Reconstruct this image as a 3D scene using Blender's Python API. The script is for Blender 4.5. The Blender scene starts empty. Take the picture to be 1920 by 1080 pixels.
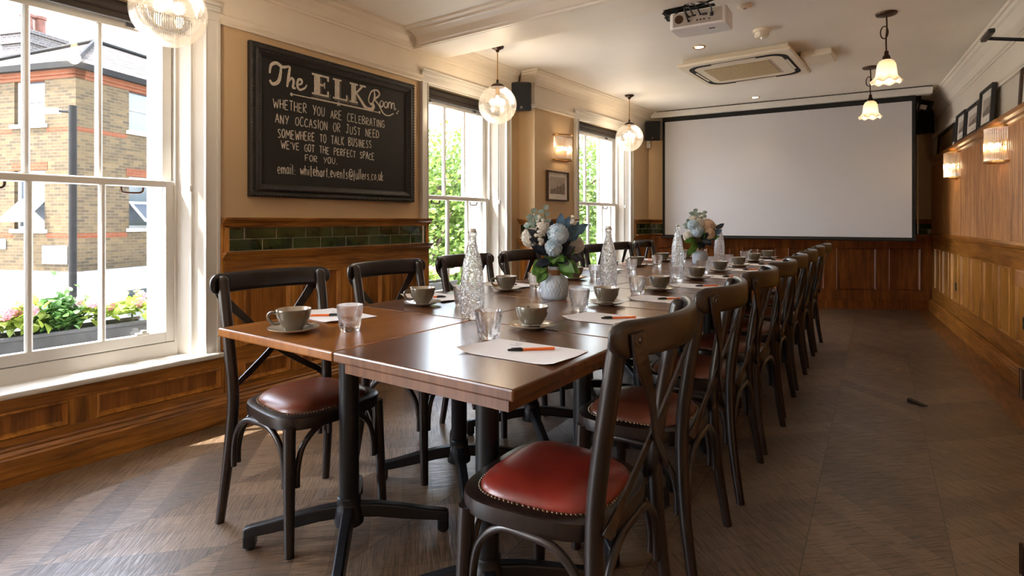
import bpy, bmesh, math, random
from math import sin, cos, pi, radians, sqrt, atan2
from mathutils import Vector, Matrix
random.seed(7)
S = bpy.context.scene
COL = S.collection

# ---------------------------------------------------------------- camera
cd = bpy.data.cameras.new('camera'); cam = bpy.data.objects.new('camera', cd); COL.objects.link(cam)
cam.location = (0, 0, 1.11); cam.rotation_euler = (pi/2, 0, radians(35.0))
cd.sensor_width = 36; cd.lens = 36*1058/1920; cd.shift_y = -126/1920; cd.clip_start = .02; cd.clip_end = 300
S.camera = cam
# ---------------------------------------------------------------- sky, sun, exposure
w = bpy.data.worlds.new('sky'); S.world = w; w.use_nodes = True
wn = w.node_tree.nodes; wl = w.node_tree.links
bg = wn['Background']; sky = wn.new('ShaderNodeTexSky'); sky.sky_type = 'NISHITA'; sky.sun_disc = False
sky.sun_elevation = radians(58); sky.sun_rotation = radians(216); sky.dust_density = 1.5; sky.air_density = 1.0
hsv = wn.new('ShaderNodeHueSaturation'); hsv.inputs['Saturation'].default_value = .5
wl.new(sky.outputs[0], hsv.inputs['Color']); wl.new(hsv.outputs[0], bg.inputs[0]); bg.inputs[1].default_value = .72
sd = bpy.data.lights.new('sun', 'SUN'); sd.energy = 5.6; sd.angle = radians(.6); sd.color = (1, .95, .88)
so = bpy.data.objects.new('sun', sd); COL.objects.link(so)
so.rotation_euler = Vector((.39, .54, -1)).to_track_quat('-Z', 'Y').to_euler()
S.view_settings.view_transform = 'Standard'; S.view_settings.look = 'None'; S.view_settings.gamma = 1
S.view_settings.use_curve_mapping = False; S.view_settings.exposure = 2.15
S.cycles.use_denoising = True; S.cycles.max_bounces = 14; S.cycles.diffuse_bounces = 6
S.cycles.transparent_max_bounces = 24; S.cycles.transmission_bounces = 10; S.cycles.sample_clamp_indirect = 6

# ---------------------------------------------------------------- materials
def nodes(m):
    m.use_nodes = True
    nt = m.node_tree; nt.nodes.clear()
    return nt
class N:
    """small node writer"""
    def __init__(s, name):
        s.m = bpy.data.materials.new(name); s.nt = nodes(s.m)
        s.out = s.nt.nodes.new('ShaderNodeOutputMaterial')
    def n(s, t, ins=None, **kw):
        nd = s.nt.nodes.new(t)
        for k, v in kw.items(): setattr(nd, k, v)
        for k, v in (ins or {}).items():
            i = nd.inputs[k]
            if hasattr(v, 'links') or isinstance(v, bpy.types.NodeSocket): s.nt.links.new(v, i)
            else: i.default_value = v
        return nd
    def math(s, op, a, b=0.0, c=0.0):
        return s.n('ShaderNodeMath', {0: a, 1: b, 2: c}, operation=op).outputs[0]
    def ramp(s, fac, stops):
        r = s.n('ShaderNodeValToRGB', {0: fac}); e = r.color_ramp.elements
        while len(e) > 1: e.remove(e[-1])
        e[0].position = stops[0][0]; e[0].color = (*stops[0][1], 1)
        for p, c in stops[1:]:
            x = e.new(p); x.color = (*c, 1)
        return r.outputs[0]
    def coord(s, scale=(1, 1, 1), rot=(0, 0, 0), which='Object'):
        tc = s.n('ShaderNodeTexCoord')
        return s.n('ShaderNodeMapping', {0: tc.outputs[which], 2: rot, 3: scale}).outputs[0]
    def noise(s, vec, scale=5, detail=4, rough=.55, dist=0):
        return s.n('ShaderNodeTexNoise', {'Vector': vec, 'Scale': scale, 'Detail': detail, 'Roughness': rough, 'Distortion': dist}).outputs[0]
    def bump(s, h, strength=.2, dist=.01):
        return s.n('ShaderNodeBump', {'Strength': strength, 'Distance': dist, 'Height': h}).outputs[0]
    def bsdf(s, **kw):
        b = s.n('ShaderNodeBsdfPrincipled')
        for k, v in kw.items():
            i = b.inputs[k.replace('_', ' ')]
            if isinstance(v, bpy.types.NodeSocket): s.nt.links.new(v, i)
            else: i.default_value = v
        s.nt.links.new(b.outputs[0], s.out.inputs[0]); return b
    def fin(s, sh): s.nt.links.new(sh, s.out.inputs[0]); return s.m
def c4(c): return (c[0], c[1], c[2], 1)
def lin(r, g, b):
    f = lambda x: (x/255/12.92) if x/255 < .04045 else ((x/255+.055)/1.055)**2.4
    return (f(r), f(g), f(b))
def plain(name, c, rough=.5, metal=0, var=.06, sc=8, bump=0, coat=0, spec=.5):
    a = N(name); v = a.coord(); f = a.noise(v, sc, 3)
    col = a.ramp(f, [(.3, tuple(max(0, x*(1-var*2)) for x in c)), (.7, tuple(x*(1+var) for x in c))])
    kw = dict(Base_Color=col, Roughness=rough, Metallic=metal, Coat_Weight=coat)
    kw['Specular_IOR_Level'] = spec
    if bump: kw['Normal'] = a.bump(a.noise(v, sc*12, 2), bump, .002)
    a.bsdf(**kw); return a.m
def wood(name, dark, mid, light, axis='z', rough=.38, sc=1.0, streak=14, coat=.15, bump=.08, rv=.18):
    a = N(name)
    k = {'z': (streak, streak, 1.2), 'y': (streak, 1.2, streak), 'x': (1.2, streak, streak), 'h': (1.6, 1.6, streak*1.6), 't': (streak, 1.0, .8)}[axis]
    v = a.coord(tuple(q*sc for q in k)); f = a.noise(v, 1.6, 6, .6, .6)
    v2 = a.coord((1.3, 1.3, 1.3)); g = a.noise(v2, 1.5, 3)
    fine = a.noise(a.coord(tuple(q*sc*5 for q in k)), 2.0, 3)
    t = a.math('ADD', a.math('MULTIPLY', f, .6), a.math('ADD', a.math('MULTIPLY', g, .25), a.math('MULTIPLY', fine, .15)))
    col = a.ramp(t, [(.36, dark), (.5, mid), (.64, light)])
    a.bsdf(Base_Color=col, Roughness=a.math('ADD', a.math('MULTIPLY', fine, rv), rough-rv*.45), Coat_Weight=coat, Coat_Roughness=.25, Normal=a.bump(fine, bump, .002))
    return a.m
def emis(name, c, s):
    a = N(name); e = a.n('ShaderNodeEmission', {0: c4(c), 1: s}); return a.fin(e.outputs[0])
def thin_glass(name, refl=.08, tint=(1, 1, 1), ribs=0, white=0.0, ribamp=.5):
    """clear thin glass: passes light straight, mirrors a little more at grazing angles; optional vertical ribs"""
    a = N(name)
    lw = a.n('ShaderNodeLayerWeight', {0: .35}).outputs['Fresnel']
    fac = a.math('ADD', a.math('MULTIPLY', lw, .45), refl)
    tr = a.n('ShaderNodeBsdfTransparent', {0: c4(tint)}).outputs[0]
    gl_in = {0: (1, 1, 1, 1), 1: .04}
    if ribs:
        tc = a.n('ShaderNodeTexCoord'); sx = a.n('ShaderNodeSeparateXYZ', {0: tc.outputs['Object']})
        ang = a.math('ARCTAN2', sx.outputs[1], sx.outputs[0])
        wv = a.math('SINE', a.math('MULTIPLY', ang, float(ribs)))
        gl_in['Normal'] = a.bump(wv, ribamp, .02)
        rib = a.math('MULTIPLY', a.math('ADD', wv, 1.0), .5)
        fac = a.math('ADD', fac, a.math('MULTIPLY', rib, .10))
    gl = a.n('ShaderNodeBsdfGlossy', gl_in).outputs[0]
    mx = a.n('ShaderNodeMixShader', {0: a.math('MINIMUM', fac, .95), 1: tr, 2: gl}).outputs[0]
    if white:
        tl = a.n('ShaderNodeBsdfTranslucent', {0: (1, 1, 1, 1)}).outputs[0]
        df = a.n('ShaderNodeBsdfDiffuse', {0: (1, 1, 1, 1)}).outputs[0]
        dd = a.n('ShaderNodeMixShader', {0: .5, 1: tl, 2: df}).outputs[0]
        wf = white if not ribs else a.math('MULTIPLY', a.math('ADD', rib, .25), white)
        mx = a.n('ShaderNodeMixShader', {0: wf, 1: mx, 2: dd}).outputs[0]
    return a.fin(mx)
def clear_glass(name, pass_=.3, rough=0.0, hammered=0):
    a = N(name); ins = {0: (1, 1, 1, 1), 1: rough, 2: 1.45}
    if hammered:
        v = a.coord((1, 1, .8)); vo = a.n('ShaderNodeTexVoronoi', {'Vector': v, 'Scale': hammered}, feature='DISTANCE_TO_EDGE')
        ins['Normal'] = a.bump(a.math('MINIMUM', vo.outputs[0], .22), .75, .012)
    g = a.n('ShaderNodeBsdfGlass', ins).outputs[0]
    t = a.n('ShaderNodeBsdfTransparent', {0: (.98, .98, .98, 1)}).outputs[0]
    return a.fin(a.n('ShaderNodeMixShader', {0: pass_, 1: g, 2: t}).outputs[0])

def floor_mat():
    a = N('chevron_floorboards')
    tc = a.n('ShaderNodeTexCoord'); sx = a.n('ShaderNodeSeparateXYZ', {0: tc.outputs['Object']})
    X, Y = sx.outputs[0], sx.outputs[1]
    u = a.math('ADD', a.math('ADD', X, a.math('MULTIPLY', Y, .038)), .33-.038*3.3)
    W = .415
    ub = a.math('DIVIDE', u, W); bi = a.math('FLOOR', ub); fr = a.math('SUBTRACT', ub, bi)
    odd = a.math('ABSOLUTE', a.math('MODULO', bi, 2.0))
    sg = a.math('SUBTRACT', 1.0, a.math('MULTIPLY', odd, 2.0))       # +1 even band, -1 odd
    t = a.math('ADD', Y, a.math('MULTIPLY', sg, a.math('MULTIPLY', fr, W)))
    t = a.math('ADD', t, a.math('MULTIPLY', odd, W))
    P = .17
    tp = a.math('DIVIDE', t, P); pi_ = a.math('FLOOR', tp); pf = a.math('SUBTRACT', tp, pi_)
    wn_ = a.n('ShaderNodeTexWhiteNoise', {'Vector': a.n('ShaderNodeCombineXYZ', {0: pi_, 1: bi}).outputs[0]}, noise_dimensions='2D')
    rnd = wn_.outputs[0]
    # coordinates along and across each board
    along = a.math('SUBTRACT', a.math('MULTIPLY', sg, X), Y)
    # saw marks run across the boards
    warp = a.noise(a.coord((3, 3, 3)), 2.0, 2)
    saw = a.noise(a.n('ShaderNodeCombineXYZ', {0: a.math('ADD', a.math('MULTIPLY', along, 210.0), a.math('MULTIPLY', warp, 2.0)), 1: a.math('MULTIPLY', t, 6.5), 2: rnd}).outputs[0], 1.0, 3, .6)
    patch = a.noise(a.coord((1, 1, 1)), 3.0, 4)
    grain = a.noise(a.n('ShaderNodeCombineXYZ', {0: a.math('MULTIPLY', along, 3.0), 1: a.math('MULTIPLY', t, 45.0), 2: rnd}).outputs[0], 1.0, 3)
    saw2 = a.n('ShaderNodeMapRange', {0: saw, 1: .36, 2: .56}, interpolation_type='SMOOTHSTEP').outputs[0]
    k = a.math('ADD', a.math('MULTIPLY', rnd, .17), a.math('ADD', a.math('MULTIPLY', saw2, .24), a.math('ADD', a.math('MULTIPLY', patch, .16), a.math('MULTIPLY', grain, .14))))
    col = a.ramp(k, [(.14, lin(42, 31, 22)), (.38, lin(94, 75, 57)), (.60, lin(138, 115, 91))])
    g1 = a.math('LESS_THAN', pf, .018); g2 = a.math('LESS_THAN', fr, .010); gap = a.math('MAXIMUM', g1, g2)
    bt = a.math('GREATER_THAN', a.math('ADD', X, a.math('MULTIPLY', Y, .0873)), .8466)   # plain border along the right wall
    bn = a.noise(a.coord((22, 2, 1)), 1.5, 4)
    bcol = a.ramp(bn, [(.35, lin(84, 50, 22)), (.65, lin(142, 92, 46))])
    col = a.n('ShaderNodeMixRGB', {0: a.math('MULTIPLY', gap, .75), 1: col, 2: c4(lin(22, 15, 10))}).outputs[0]
    col = a.n('ShaderNodeMixRGB', {0: bt, 1: col, 2: bcol}).outputs[0]
    h = a.math('SUBTRACT', a.math('MULTIPLY', saw2, .5), gap)
    a.bsdf(Base_Color=col, Roughness=a.math('SUBTRACT', .47, a.math('MULTIPLY', saw2, .14)), Normal=a.bump(h, .45, .004), Coat_Weight=.5, Coat_Roughness=.36)
    return a.m
def tile_mat():
    a = N('green_glazed_tile'); f = a.noise(a.coord(), 9, 3)
    col = a.ramp(f, [(.3, lin(28, 42, 18)), (.7, lin(64, 80, 38))])
    a.bsdf(Base_Color=col, Roughness=.12, Coat_Weight=.6, Coat_Roughness=.05, Normal=a.bump(a.noise(a.coord(), 6, 2), .15, .004)); return a.m
def brick_mat(name, c1, c2, mortar, scale=1.0, off=.5):
    a = N(name); tc = a.n('ShaderNodeTexCoord'); sx = a.n('ShaderNodeSeparateXYZ', {0: tc.outputs['Object']})
    v = a.n('ShaderNodeCombineXYZ', {0: a.math('ADD', sx.outputs[0], sx.outputs[1]), 1: sx.outputs[2]}).outputs[0]
    b = a.n('ShaderNodeTexBrick', {'Vector': v, 'Color1': c4(c1), 'Color2': c4(c2), 'Mortar': c4(mortar), 'Scale': scale, 'Mortar Size': .008, 'Bias': 0.0, 'Brick Width': .215, 'Row Height': .075})
    b.offset = off
    br = a.n('ShaderNodeTexWhiteNoise', {'Vector': a.n('ShaderNodeVectorMath', {0: v, 1: (.215, .075, 1)}, operation='SNAP').outputs[0]})
    f = a.noise(a.coord(), 1.3, 4)
    m = a.n('ShaderNodeMixRGB', {0: a.math('MULTIPLY', f, .7), 1: b.outputs[0], 2: c4(tuple(x*.55 for x in c1))}).outputs[0]
    m = a.n('ShaderNodeMixRGB', {0: a.math('MULTIPLY', br.outputs[0], .35), 1: m, 2: c4(c2)}).outputs[0]
    a.bsdf(Base_Color=m, Roughness=.9, Specular_IOR_Level=.1, Normal=a.bump(b.outputs[1], -.3, .01)); return a.m
def slate_mat():
    a = N('slate_roof'); v = a.coord((1, 1, 1)); sx = a.n('ShaderNodeSeparateXYZ', {0: v})
    w_ = a.math('FRACT', a.math('MULTIPLY', sx.outputs[2], 6.0)); n1 = a.noise(a.coord((2.5, 2.5, 14)), 1.5, 4)
    k = a.math('ADD', a.math('MULTIPLY', n1, .8), a.math('MULTIPLY', a.math('LESS_THAN', w_, .16), -.25))
    a.bsdf(Base_Color=a.ramp(k, [(.1, lin(44, 41, 39)), (.6, lin(100, 93, 88))]), Roughness=.9, Specular_IOR_Level=.05); return a.m
def leather(name, c):
    a = N(name); v = a.coord()
    f = a.noise(v, 6, 4); n2 = a.n('ShaderNodeTexVoronoi', {'Vector': v, 'Scale': 220.}).outputs[0]
    col = a.ramp(f, [(.3, tuple(x*.6 for x in c)), (.7, tuple(min(1, x*1.25) for x in c))])
    a.bsdf(Base_Color=col, Roughness=.33, Normal=a.bump(n2, .08, .001), Coat_Weight=.15, Coat_Roughness=.3); return a.m

M = {}
M['floor'] = floor_mat()
M['ceiling'] = plain('warm_white_paint', lin(232, 226, 215), .6, var=.02, sc=2)
M['cream'] = plain('cream_paint', lin(230, 220, 204), .45, var=.03, sc=2)
M['tan'] = plain('tan_wall_paint', lin(198, 170, 132), .55, var=.04, sc=1.5, bump=.03)
M['white'] = plain('white_gloss_paint', lin(208, 205, 198), .32, var=.03, sc=3)
M['greywhite'] = plain('grey_white_wall_paint', lin(205, 196, 182), .6, var=.03, sc=2)
M['oak_v'] = wood('oak_panel_upright_grain', lin(108, 64, 21), lin(170, 112, 43), lin(208, 148, 70), 'z')
M['oak_h'] = wood('oak_rail_flat_grain', lin(90, 52, 17), lin(152, 97, 36), lin(192, 132, 58), 'h')
M['oak_dark'] = wood('dark_oak_panel', lin(94, 53, 18), lin(144, 89, 35), lin(174, 114, 51), 'z')
M['back_oak'] = wood('back_wall_oak', lin(82, 40, 15), lin(126, 68, 26), lin(160, 96, 42), 'z')
M['flute'] = wood('fluted_light_oak', lin(128, 80, 42), lin(172, 116, 66), lin(200, 146, 92), 'z', rough=.35)
M['gold_oak'] = wood('golden_oak_panel', lin(116, 70, 20), lin(170, 112, 38), lin(202, 144, 62), 'z')
M['gold_oak_h'] = wood('golden_oak_rail', lin(100, 56, 17), lin(154, 96, 34), lin(190, 128, 58), 'h')
M['counter'] = wood('light_oak_counter', lin(150, 94, 50), lin(184, 124, 74), lin(206, 150, 98), 'z')
M['tile'] = tile_mat()
M['grout'] = plain('tile_grout', lin(150, 144, 122), .8)
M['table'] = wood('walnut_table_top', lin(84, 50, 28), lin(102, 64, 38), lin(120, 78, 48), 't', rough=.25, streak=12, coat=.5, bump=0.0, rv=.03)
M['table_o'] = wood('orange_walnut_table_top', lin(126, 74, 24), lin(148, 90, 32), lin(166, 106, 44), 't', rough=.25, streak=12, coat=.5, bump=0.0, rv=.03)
M['chair'] = wood('dark_bentwood', lin(13, 8, 6), lin(25, 15, 11), lin(38, 23, 18), 'z', rough=.32, coat=.2, bump=.03)
M['leather_r'] = leather('oxblood_leather', lin(118, 36, 25))
M['leather_b'] = leather('tan_brown_leather', lin(104, 54, 36))
M['brass'] = plain('aged_brass', lin(176, 132, 74), .28, 1, var=.1)
M['nail'] = plain('antique_nail', lin(122, 104, 82), .32, 1)
M['chrome'] = plain('chrome', (.8, .8, .8), .12, 1, var=.02)
M['bronze'] = plain('bronze_fitting', lin(70, 48, 34), .35, .8, var=.15)
M['iron'] = plain('black_cast_iron', lin(26, 27, 30), .38, .3, var=.1, bump=.05)
M['black'] = plain('black_plastic', lin(20, 19, 18), .45, var=.05)
M['blackmatte'] = plain('black_cloth', lin(14, 13, 12), .9)
M['frame_black'] = plain('black_carved_frame', lin(30, 26, 24), .4, var=.2, sc=60, bump=.6)
M['slate'] = plain('blackboard', lin(30, 28, 26), .75, var=.12, sc=3)
M['chalk'] = plain('chalk_white', lin(206, 198, 184), .9, var=.12, sc=60)
M['chalk_dim'] = plain('chalk_shadow', lin(128, 120, 110), .9)
M['paper'] = plain('white_paper', lin(232, 230, 230), .7, var=.01)
M['print'] = plain('grey_print', lin(170, 168, 168), .8)
M['orange'] = plain('orange_pen_barrel', lin(236, 112, 36), .3)
M['cup'] = plain('grey_brown_glaze', lin(97, 88, 72), .16, var=.05, coat=.5)
M['cup_in'] = plain('pale_glaze', lin(186, 174, 156), .18, var=.03, coat=.5)
M['steel'] = plain('steel', (.62, .61, .6), .18, 1, var=.04)
M['vase'] = plain('pale_blue_grey_ceramic', lin(170, 180, 190), .35, var=.05, coat=.2)
M['vase_neck'] = plain('bare_clay_neck', lin(160, 112, 72), .5)
M['screen'] = plain('projection_fabric', lin(188, 186, 188), .8, var=.008, sc=1)
M['screen_dark'] = plain('black_masking_cloth', lin(14, 12, 11), .8)
M['ivory'] = plain('ivory_plastic', lin(228, 216, 192), .4, var=.02)
M['ivory_grille'] = plain('beige_filter_grille', lin(190, 168, 126), .6, var=.08, sc=40)
M['projector'] = plain('projector_white', lin(222, 218, 214), .4, var=.02)
M['projector_g'] = plain('projector_grey', lin(160, 150, 138), .5)
M['photo'] = plain('sepia_print', lin(172, 160, 148), .6, var=.08, sc=14)
M['photo_ink'] = plain('sepia_ink', lin(122, 108, 96), .6, var=.2, sc=30)
M['photo_d'] = plain('dark_print', lin(110, 84, 52), .4, var=.25, sc=5)
M['mount'] = plain('white_mount', lin(220, 214, 204), .7)
M['frame_brown'] = plain('brown_frame', lin(66, 44, 28), .4)
M['globe'] = thin_glass('ribbed_globe_glass', .06, (.97, .95, .92), ribs=110, white=.05, ribamp=.12)
M['pane'] = thin_glass('window_glass', .02, (.97, .98, .98))
M['rod'] = thin_glass('glass_rod', .14, (.98, .96, .93), white=.025)
M['flowerglass'] = None
M['tumbler'] = clear_glass('tumbler_glass', .22)
M['hammered'] = clear_glass('hammered_bottle_glass', .28, hammered=62.)
M['bulb'] = emis('warm_filament_bulb', (1, .74, .42), 9)
M['bulb_soft'] = emis('warm_frosted_bulb', (1, .8, .55), 2.2)
M['bulb2'] = emis('warm_sconce_bulb', (1, .72, .38), 9)
M['dl'] = emis('downlight_lens', (1, .86, .62), 5)
M['brick'] = brick_mat('london_stock_brick', lin(96, 80, 56), lin(56, 49, 40), lin(92, 85, 74))
M['brick_dk'] = brick_mat('sooty_chimney_brick', lin(74, 70, 72), lin(96, 90, 88), lin(150, 146, 138))
M['redbrick'] = brick_mat('red_brick_band', lin(94, 52, 34), lin(104, 60, 40), lin(92, 78, 66))
M['roof'] = slate_mat()
M['terracotta'] = plain('terracotta_pot', lin(104, 64, 50), .8, var=.2)
M['lead'] = plain('grey_lead', lin(30, 29, 28), .7, spec=.08)
M['render'] = plain('white_masonry_paint', lin(146, 145, 142), .8, var=.03, spec=.08)
M['winglass'] = plain('house_window_glass', lin(70, 76, 82), .08, var=.1, sc=1)
M['bounce_ground'] = plain('light_bounce_paving', lin(212, 210, 206), .9, spec=.05)  # street surface made pale to bounce sunlight up through the windows
M['planter'] = plain('dark_grey_planter', lin(72, 74, 78), .55, var=.2)
M['soil'] = plain('potting_soil', lin(40, 30, 22), .9)
def leafmat(name, a_, b_, trans=.35, rough=.5):
    a = N(name); f = a.noise(a.coord(), 30, 2)
    r = a.n('ShaderNodeObjectInfo')
    col = a.ramp(f, [(.3, a_), (.7, b_)])
    p = a.n('ShaderNodeBsdfPrincipled', {'Base Color': col, 'Roughness': rough}).outputs[0]
    t = a.n('ShaderNodeBsdfTranslucent', {0: col}).outputs[0]
    return a.fin(a.n('ShaderNodeMixShader', {0: trans, 1: p, 2: t}).outputs[0])
M['leaf'] = leafmat('tree_leaf', lin(68, 94, 38), lin(122, 144, 66), .5)
M['leaf2'] = leafmat('hydrangea_leaf', lin(96, 124, 42), lin(166, 182, 84), .45)
M['leaf3'] = leafmat('dark_shrub_leaf', lin(52, 92, 44), lin(110, 150, 80), .35)
M['pinkflower'] = leafmat('pink_petal', lin(214, 130, 150), lin(236, 180, 190), .3)
M['bark'] = plain('tree_bark', lin(80, 66, 52), .9, var=.2)
M['navy'] = leafmat('navy_leaf', lin(16, 22, 32), lin(38, 48, 62), .1)
M['teal'] = leafmat('dusty_blue_leaf', lin(44, 72, 96), lin(84, 118, 144), .15)
M['euca'] = leafmat('eucalyptus_leaf', lin(104, 124, 116), lin(150, 164, 152), .2)
M['green'] = leafmat('bright_green_leaf', lin(52, 92, 30), lin(104, 148, 62), .25)
M['bluepetal'] = leafmat('pale_blue_petal', lin(170, 194, 208), lin(218, 229, 235), .3)
M['cream_petal'] = leafmat('cream_petal', lin(206, 200, 188), lin(232, 226, 214), .3)
M['peach_petal'] = leafmat('peach_petal', lin(206, 180, 154), lin(232, 210, 186), .3)
M['stem'] = plain('green_stem', lin(62, 82, 40), .6)
a = N('frosted_flower_glass')
tl = a.n('ShaderNodeBsdfTranslucent', {0: (1, .93, .8, 1)}).outputs[0]
df = a.n('ShaderNodeBsdfPrincipled', {'Base Color': (.95, .9, .82, 1), 'Roughness': .25}).outputs[0]
M['flowerglass'] = a.fin(a.n('ShaderNodeMixShader', {0: .45, 1: df, 2: tl}).outputs[0])

# ---------------------------------------------------------------- mesh builder
I4 = Matrix.Identity(4)
class MB:
    def __init__(s): s.v = []; s.f = []; s.sm = []
    def add(s, vs, fs, smooth=False, T=None):
        b = len(s.v)
        s.v += [tuple(T @ Vector(p)) if T else tuple(p) for p in vs]
        s.f += [tuple(b+i for i in f) for f in fs]; s.sm += [smooth]*len(fs); return s
    def box(s, x0, x1, y0, y1, z0, z1, T=None):
        vs = [(x, y, z) for x in (x0, x1) for y in (y0, y1) for z in (z0, z1)]
        return s.add(vs, [(0, 1, 3, 2), (4, 6, 7, 5), (0, 4, 5, 1), (2, 3, 7, 6), (0, 2, 6, 4), (1, 5, 7, 3)], False, T)
    def hexa(s, bot, top, T=None):
        n = len(bot); vs = list(bot)+list(top)
        fs = [tuple(range(n))[::-1], tuple(range(n, 2*n))]+[(i, (i+1) % n, n+(i+1) % n, n+i) for i in range(n)]
        return s.add(vs, fs, False, T)
    def prism(s, poly, z0, z1, T=None):
        return s.hexa([(x, y, z0) for x, y in poly], [(x, y, z1) for x, y in poly], T)
    def lathe(s, prof, n=32, T=None, rf=None, smooth=True, closed=False, cap=True):
        vs = []; fs = []; m = len(prof)
        for j in range(n):
            t = 2*pi*j/n
            for r, z in prof:
                q = r*(rf(t, z, r) if rf else 1); vs.append((q*cos(t), q*sin(t), z))
        for j in range(n):
            k = (j+1) % n
            for i in range(m-1 if not closed else m):
                i2 = (i+1) % m
                fs.append((j*m+i, k*m+i, k*m+i2, j*m+i2))
        if cap and not closed:
            if prof[0][0] > 1e-6: fs.append(tuple(j*m for j in range(n))[::-1])
            if prof[-1][0] > 1e-6: fs.append(tuple(j*m+m-1 for j in range(n)))
        return s.add(vs, fs, smooth, T)
    def sphere(s, c, r, n=12, m=8, sc=(1, 1, 1), T=None):
        prof = [(r*sin(pi*i/m), -r*cos(pi*i/m)) for i in range(m+1)]
        X = Matrix.Translation(c) @ Matrix.Diagonal((*sc, 1))
        return s.lathe(prof, n, (T @ X) if T else X, cap=False)
    def cyl(s, a, b, r, n=12, r2=None, T=None, smooth=True):
        return s.tube([a, b], [r, r if r2 is None else r2], n, T)
    def tube(s, path, rad, n=10, T=None, closed=False, rect=None, ref=(0, 0, 1), smooth=True):
        P = [Vector(p) for p in path]; L = len(P)
        R = rad if isinstance(rad, (list, tuple)) else [rad]*L
        vs = []; fs = []; up = None
        for i, p in enumerate(P):
            if closed: t = P[(i+1) % L]-P[i-1]
            else: t = P[min(i+1, L-1)]-P[max(i-1, 0)]
            t.normalize()
            if rect: nn = Vector(ref[i] if isinstance(ref, list) else ref).normalized()
            elif up is None: nn = Vector((0, 0, 1)) if abs(t.z) < .9 else Vector((1, 0, 0))
            else: nn = up
            sd_ = t.cross(nn)
            if sd_.length < 1e-6: sd_ = t.cross(Vector((.3, .9, .1)))
            sd_.normalize(); nn = sd_.cross(t).normalized(); up = nn
            if rect:
                rc = rect[i] if isinstance(rect, list) else rect
                for a_, b_ in ((-1, -1), (1, -1), (1, 1), (-1, 1)): vs.append(p+sd_*rc[0]*a_+nn*rc[1]*b_)
            else:
                for j in range(n):
                    q = 2*pi*j/n; vs.append(p+sd_*R[i]*cos(q)+nn*R[i]*sin(q))
        k = 4 if rect else n
        for i in range(L if closed else L-1):
            i2 = (i+1) % L
            for j in range(k): fs.append((i*k+j, i*k+(j+1) % k, i2*k+(j+1) % k, i2*k+j))
        s.add(vs, fs, smooth and not rect, T)
        if not closed: s.add([vs[j] for j in range(k)], [tuple(range(k))[::-1]], False, T); s.add([vs[(L-1)*k+j] for j in range(k)], [tuple(range(k))], False, T)
        return s
    def mold(s, prof, A, B, out, T=None, m0=0, m1=0):
        """extrude a moulding profile [(out, up)] from A to B; m0/m1: mitre slopes (shift along per unit out)"""
        A = Vector(A); B = Vector(B); o = Vector(out).normalized(); d = (B-A).normalized()
        v0 = [A+o*q+Vector((0, 0, z))-d*q*m0 for q, z in prof]; v1 = [B+o*q+Vector((0, 0, z))+d*q*m1 for q, z in prof]
        return s.hexa([tuple(v) for v in v0], [tuple(v) for v in v1], T)
    def quad(s, a, b, c, d, T=None): return s.add([a, b, c, d], [(0, 1, 2, 3)], False, T)
    def build(s, name, mat, parent=None, bev=0, seg=2, sharp=40, recalc=True, loc=None, rz=None):
        me = bpy.data.meshes.new(name); me.from_pydata(s.v, [], s.f)
        if recalc:
            b = bmesh.new(); b.from_mesh(me); bmesh.ops.recalc_face_normals(b, faces=b.faces); b.to_mesh(me); b.free()
        if any(s.sm):
            me.polygons.foreach_set('use_smooth', s.sm); me.update(); me.set_sharp_from_angle(angle=radians(sharp))
        if mat: me.materials.append(M[mat] if isinstance(mat, str) else mat)
        o = bpy.data.objects.new(name, me); COL.objects.link(o)
        if parent: o.parent = parent
        if loc: o.location = loc
        if rz is not None: o.rotation_euler = (0, 0, rz)
        if bev:
            md = o.modifiers.new('edge', 'BEVEL'); md.width = bev; md.segments = seg; md.limit_method = 'ANGLE'; md.angle_limit = radians(35)
            md.harden_normals = False
        return o
def tag(o, label, cat, group=None):
    o['label'] = label; o['category'] = cat
    if group: o['group'] = group
    return o
def thing(name, label, cat, loc=(0, 0, 0), rz=0, group=None):
    o = bpy.data.objects.new(name, None); COL.objects.link(o); o.location = loc; o.rotation_euler = (0, 0, rz); o.empty_display_size = .05
    return tag(o, label, cat, group)
def struct(o, label=None):
    o['kind'] = 'structure'
    if label: o['label'] = label
    return o
KC = {}
def kids(o):
    if o.name not in KC: KC[o.name] = [c for c in bpy.data.objects if c.parent == o]
    return KC[o.name]
def dup(root, loc, rz=0, label=None, group=None):
    r = root.copy(); COL.objects.link(r); r.location = loc; r.rotation_euler = (0, 0, rz)
    if label: r['label'] = label
    if group: r['group'] = group
    for ch in kids(root):
        c = ch.copy(); COL.objects.link(c); c.parent = r
        for g in kids(ch):
            d = g.copy(); COL.objects.link(d); d.parent = c
    return r
def part_label(o, t): o['label'] = t; return o
def frameM(p, d, n):
    d = Vector(d).normalized(); n = Vector(n).normalized(); p = tuple(p)
    return Matrix(((d.x, n.x, 0, p[0]), (d.y, n.y, 0, p[1]), (0, 0, 1, p[2] if len(p) > 2 else 0), (0, 0, 0, 1)))
def rz_out(n): return atan2(-n[0], n[1])        # local +Y points along n
def smooth_path(pts, k=6, closed=False):
    P = [Vector(p) for p in pts]; out = []; L = len(P)
    for i in range(L if closed else L-1):
        p0 = P[i-1] if (closed or i > 0) else P[0]; p1 = P[i]; p2 = P[(i+1) % L]; p3 = P[(i+2) % L] if (closed or i+2 < L) else P[-1]
        for j in range(k):
            t = j/k
            out.append(.5*((2*p1)+(-p0+p2)*t+(2*p0-5*p1+4*p2-p3)*t*t+(-p0+3*p1-3*p2+p3)*t**3))
    if not closed: out.append(P[-1])
    return out
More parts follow.
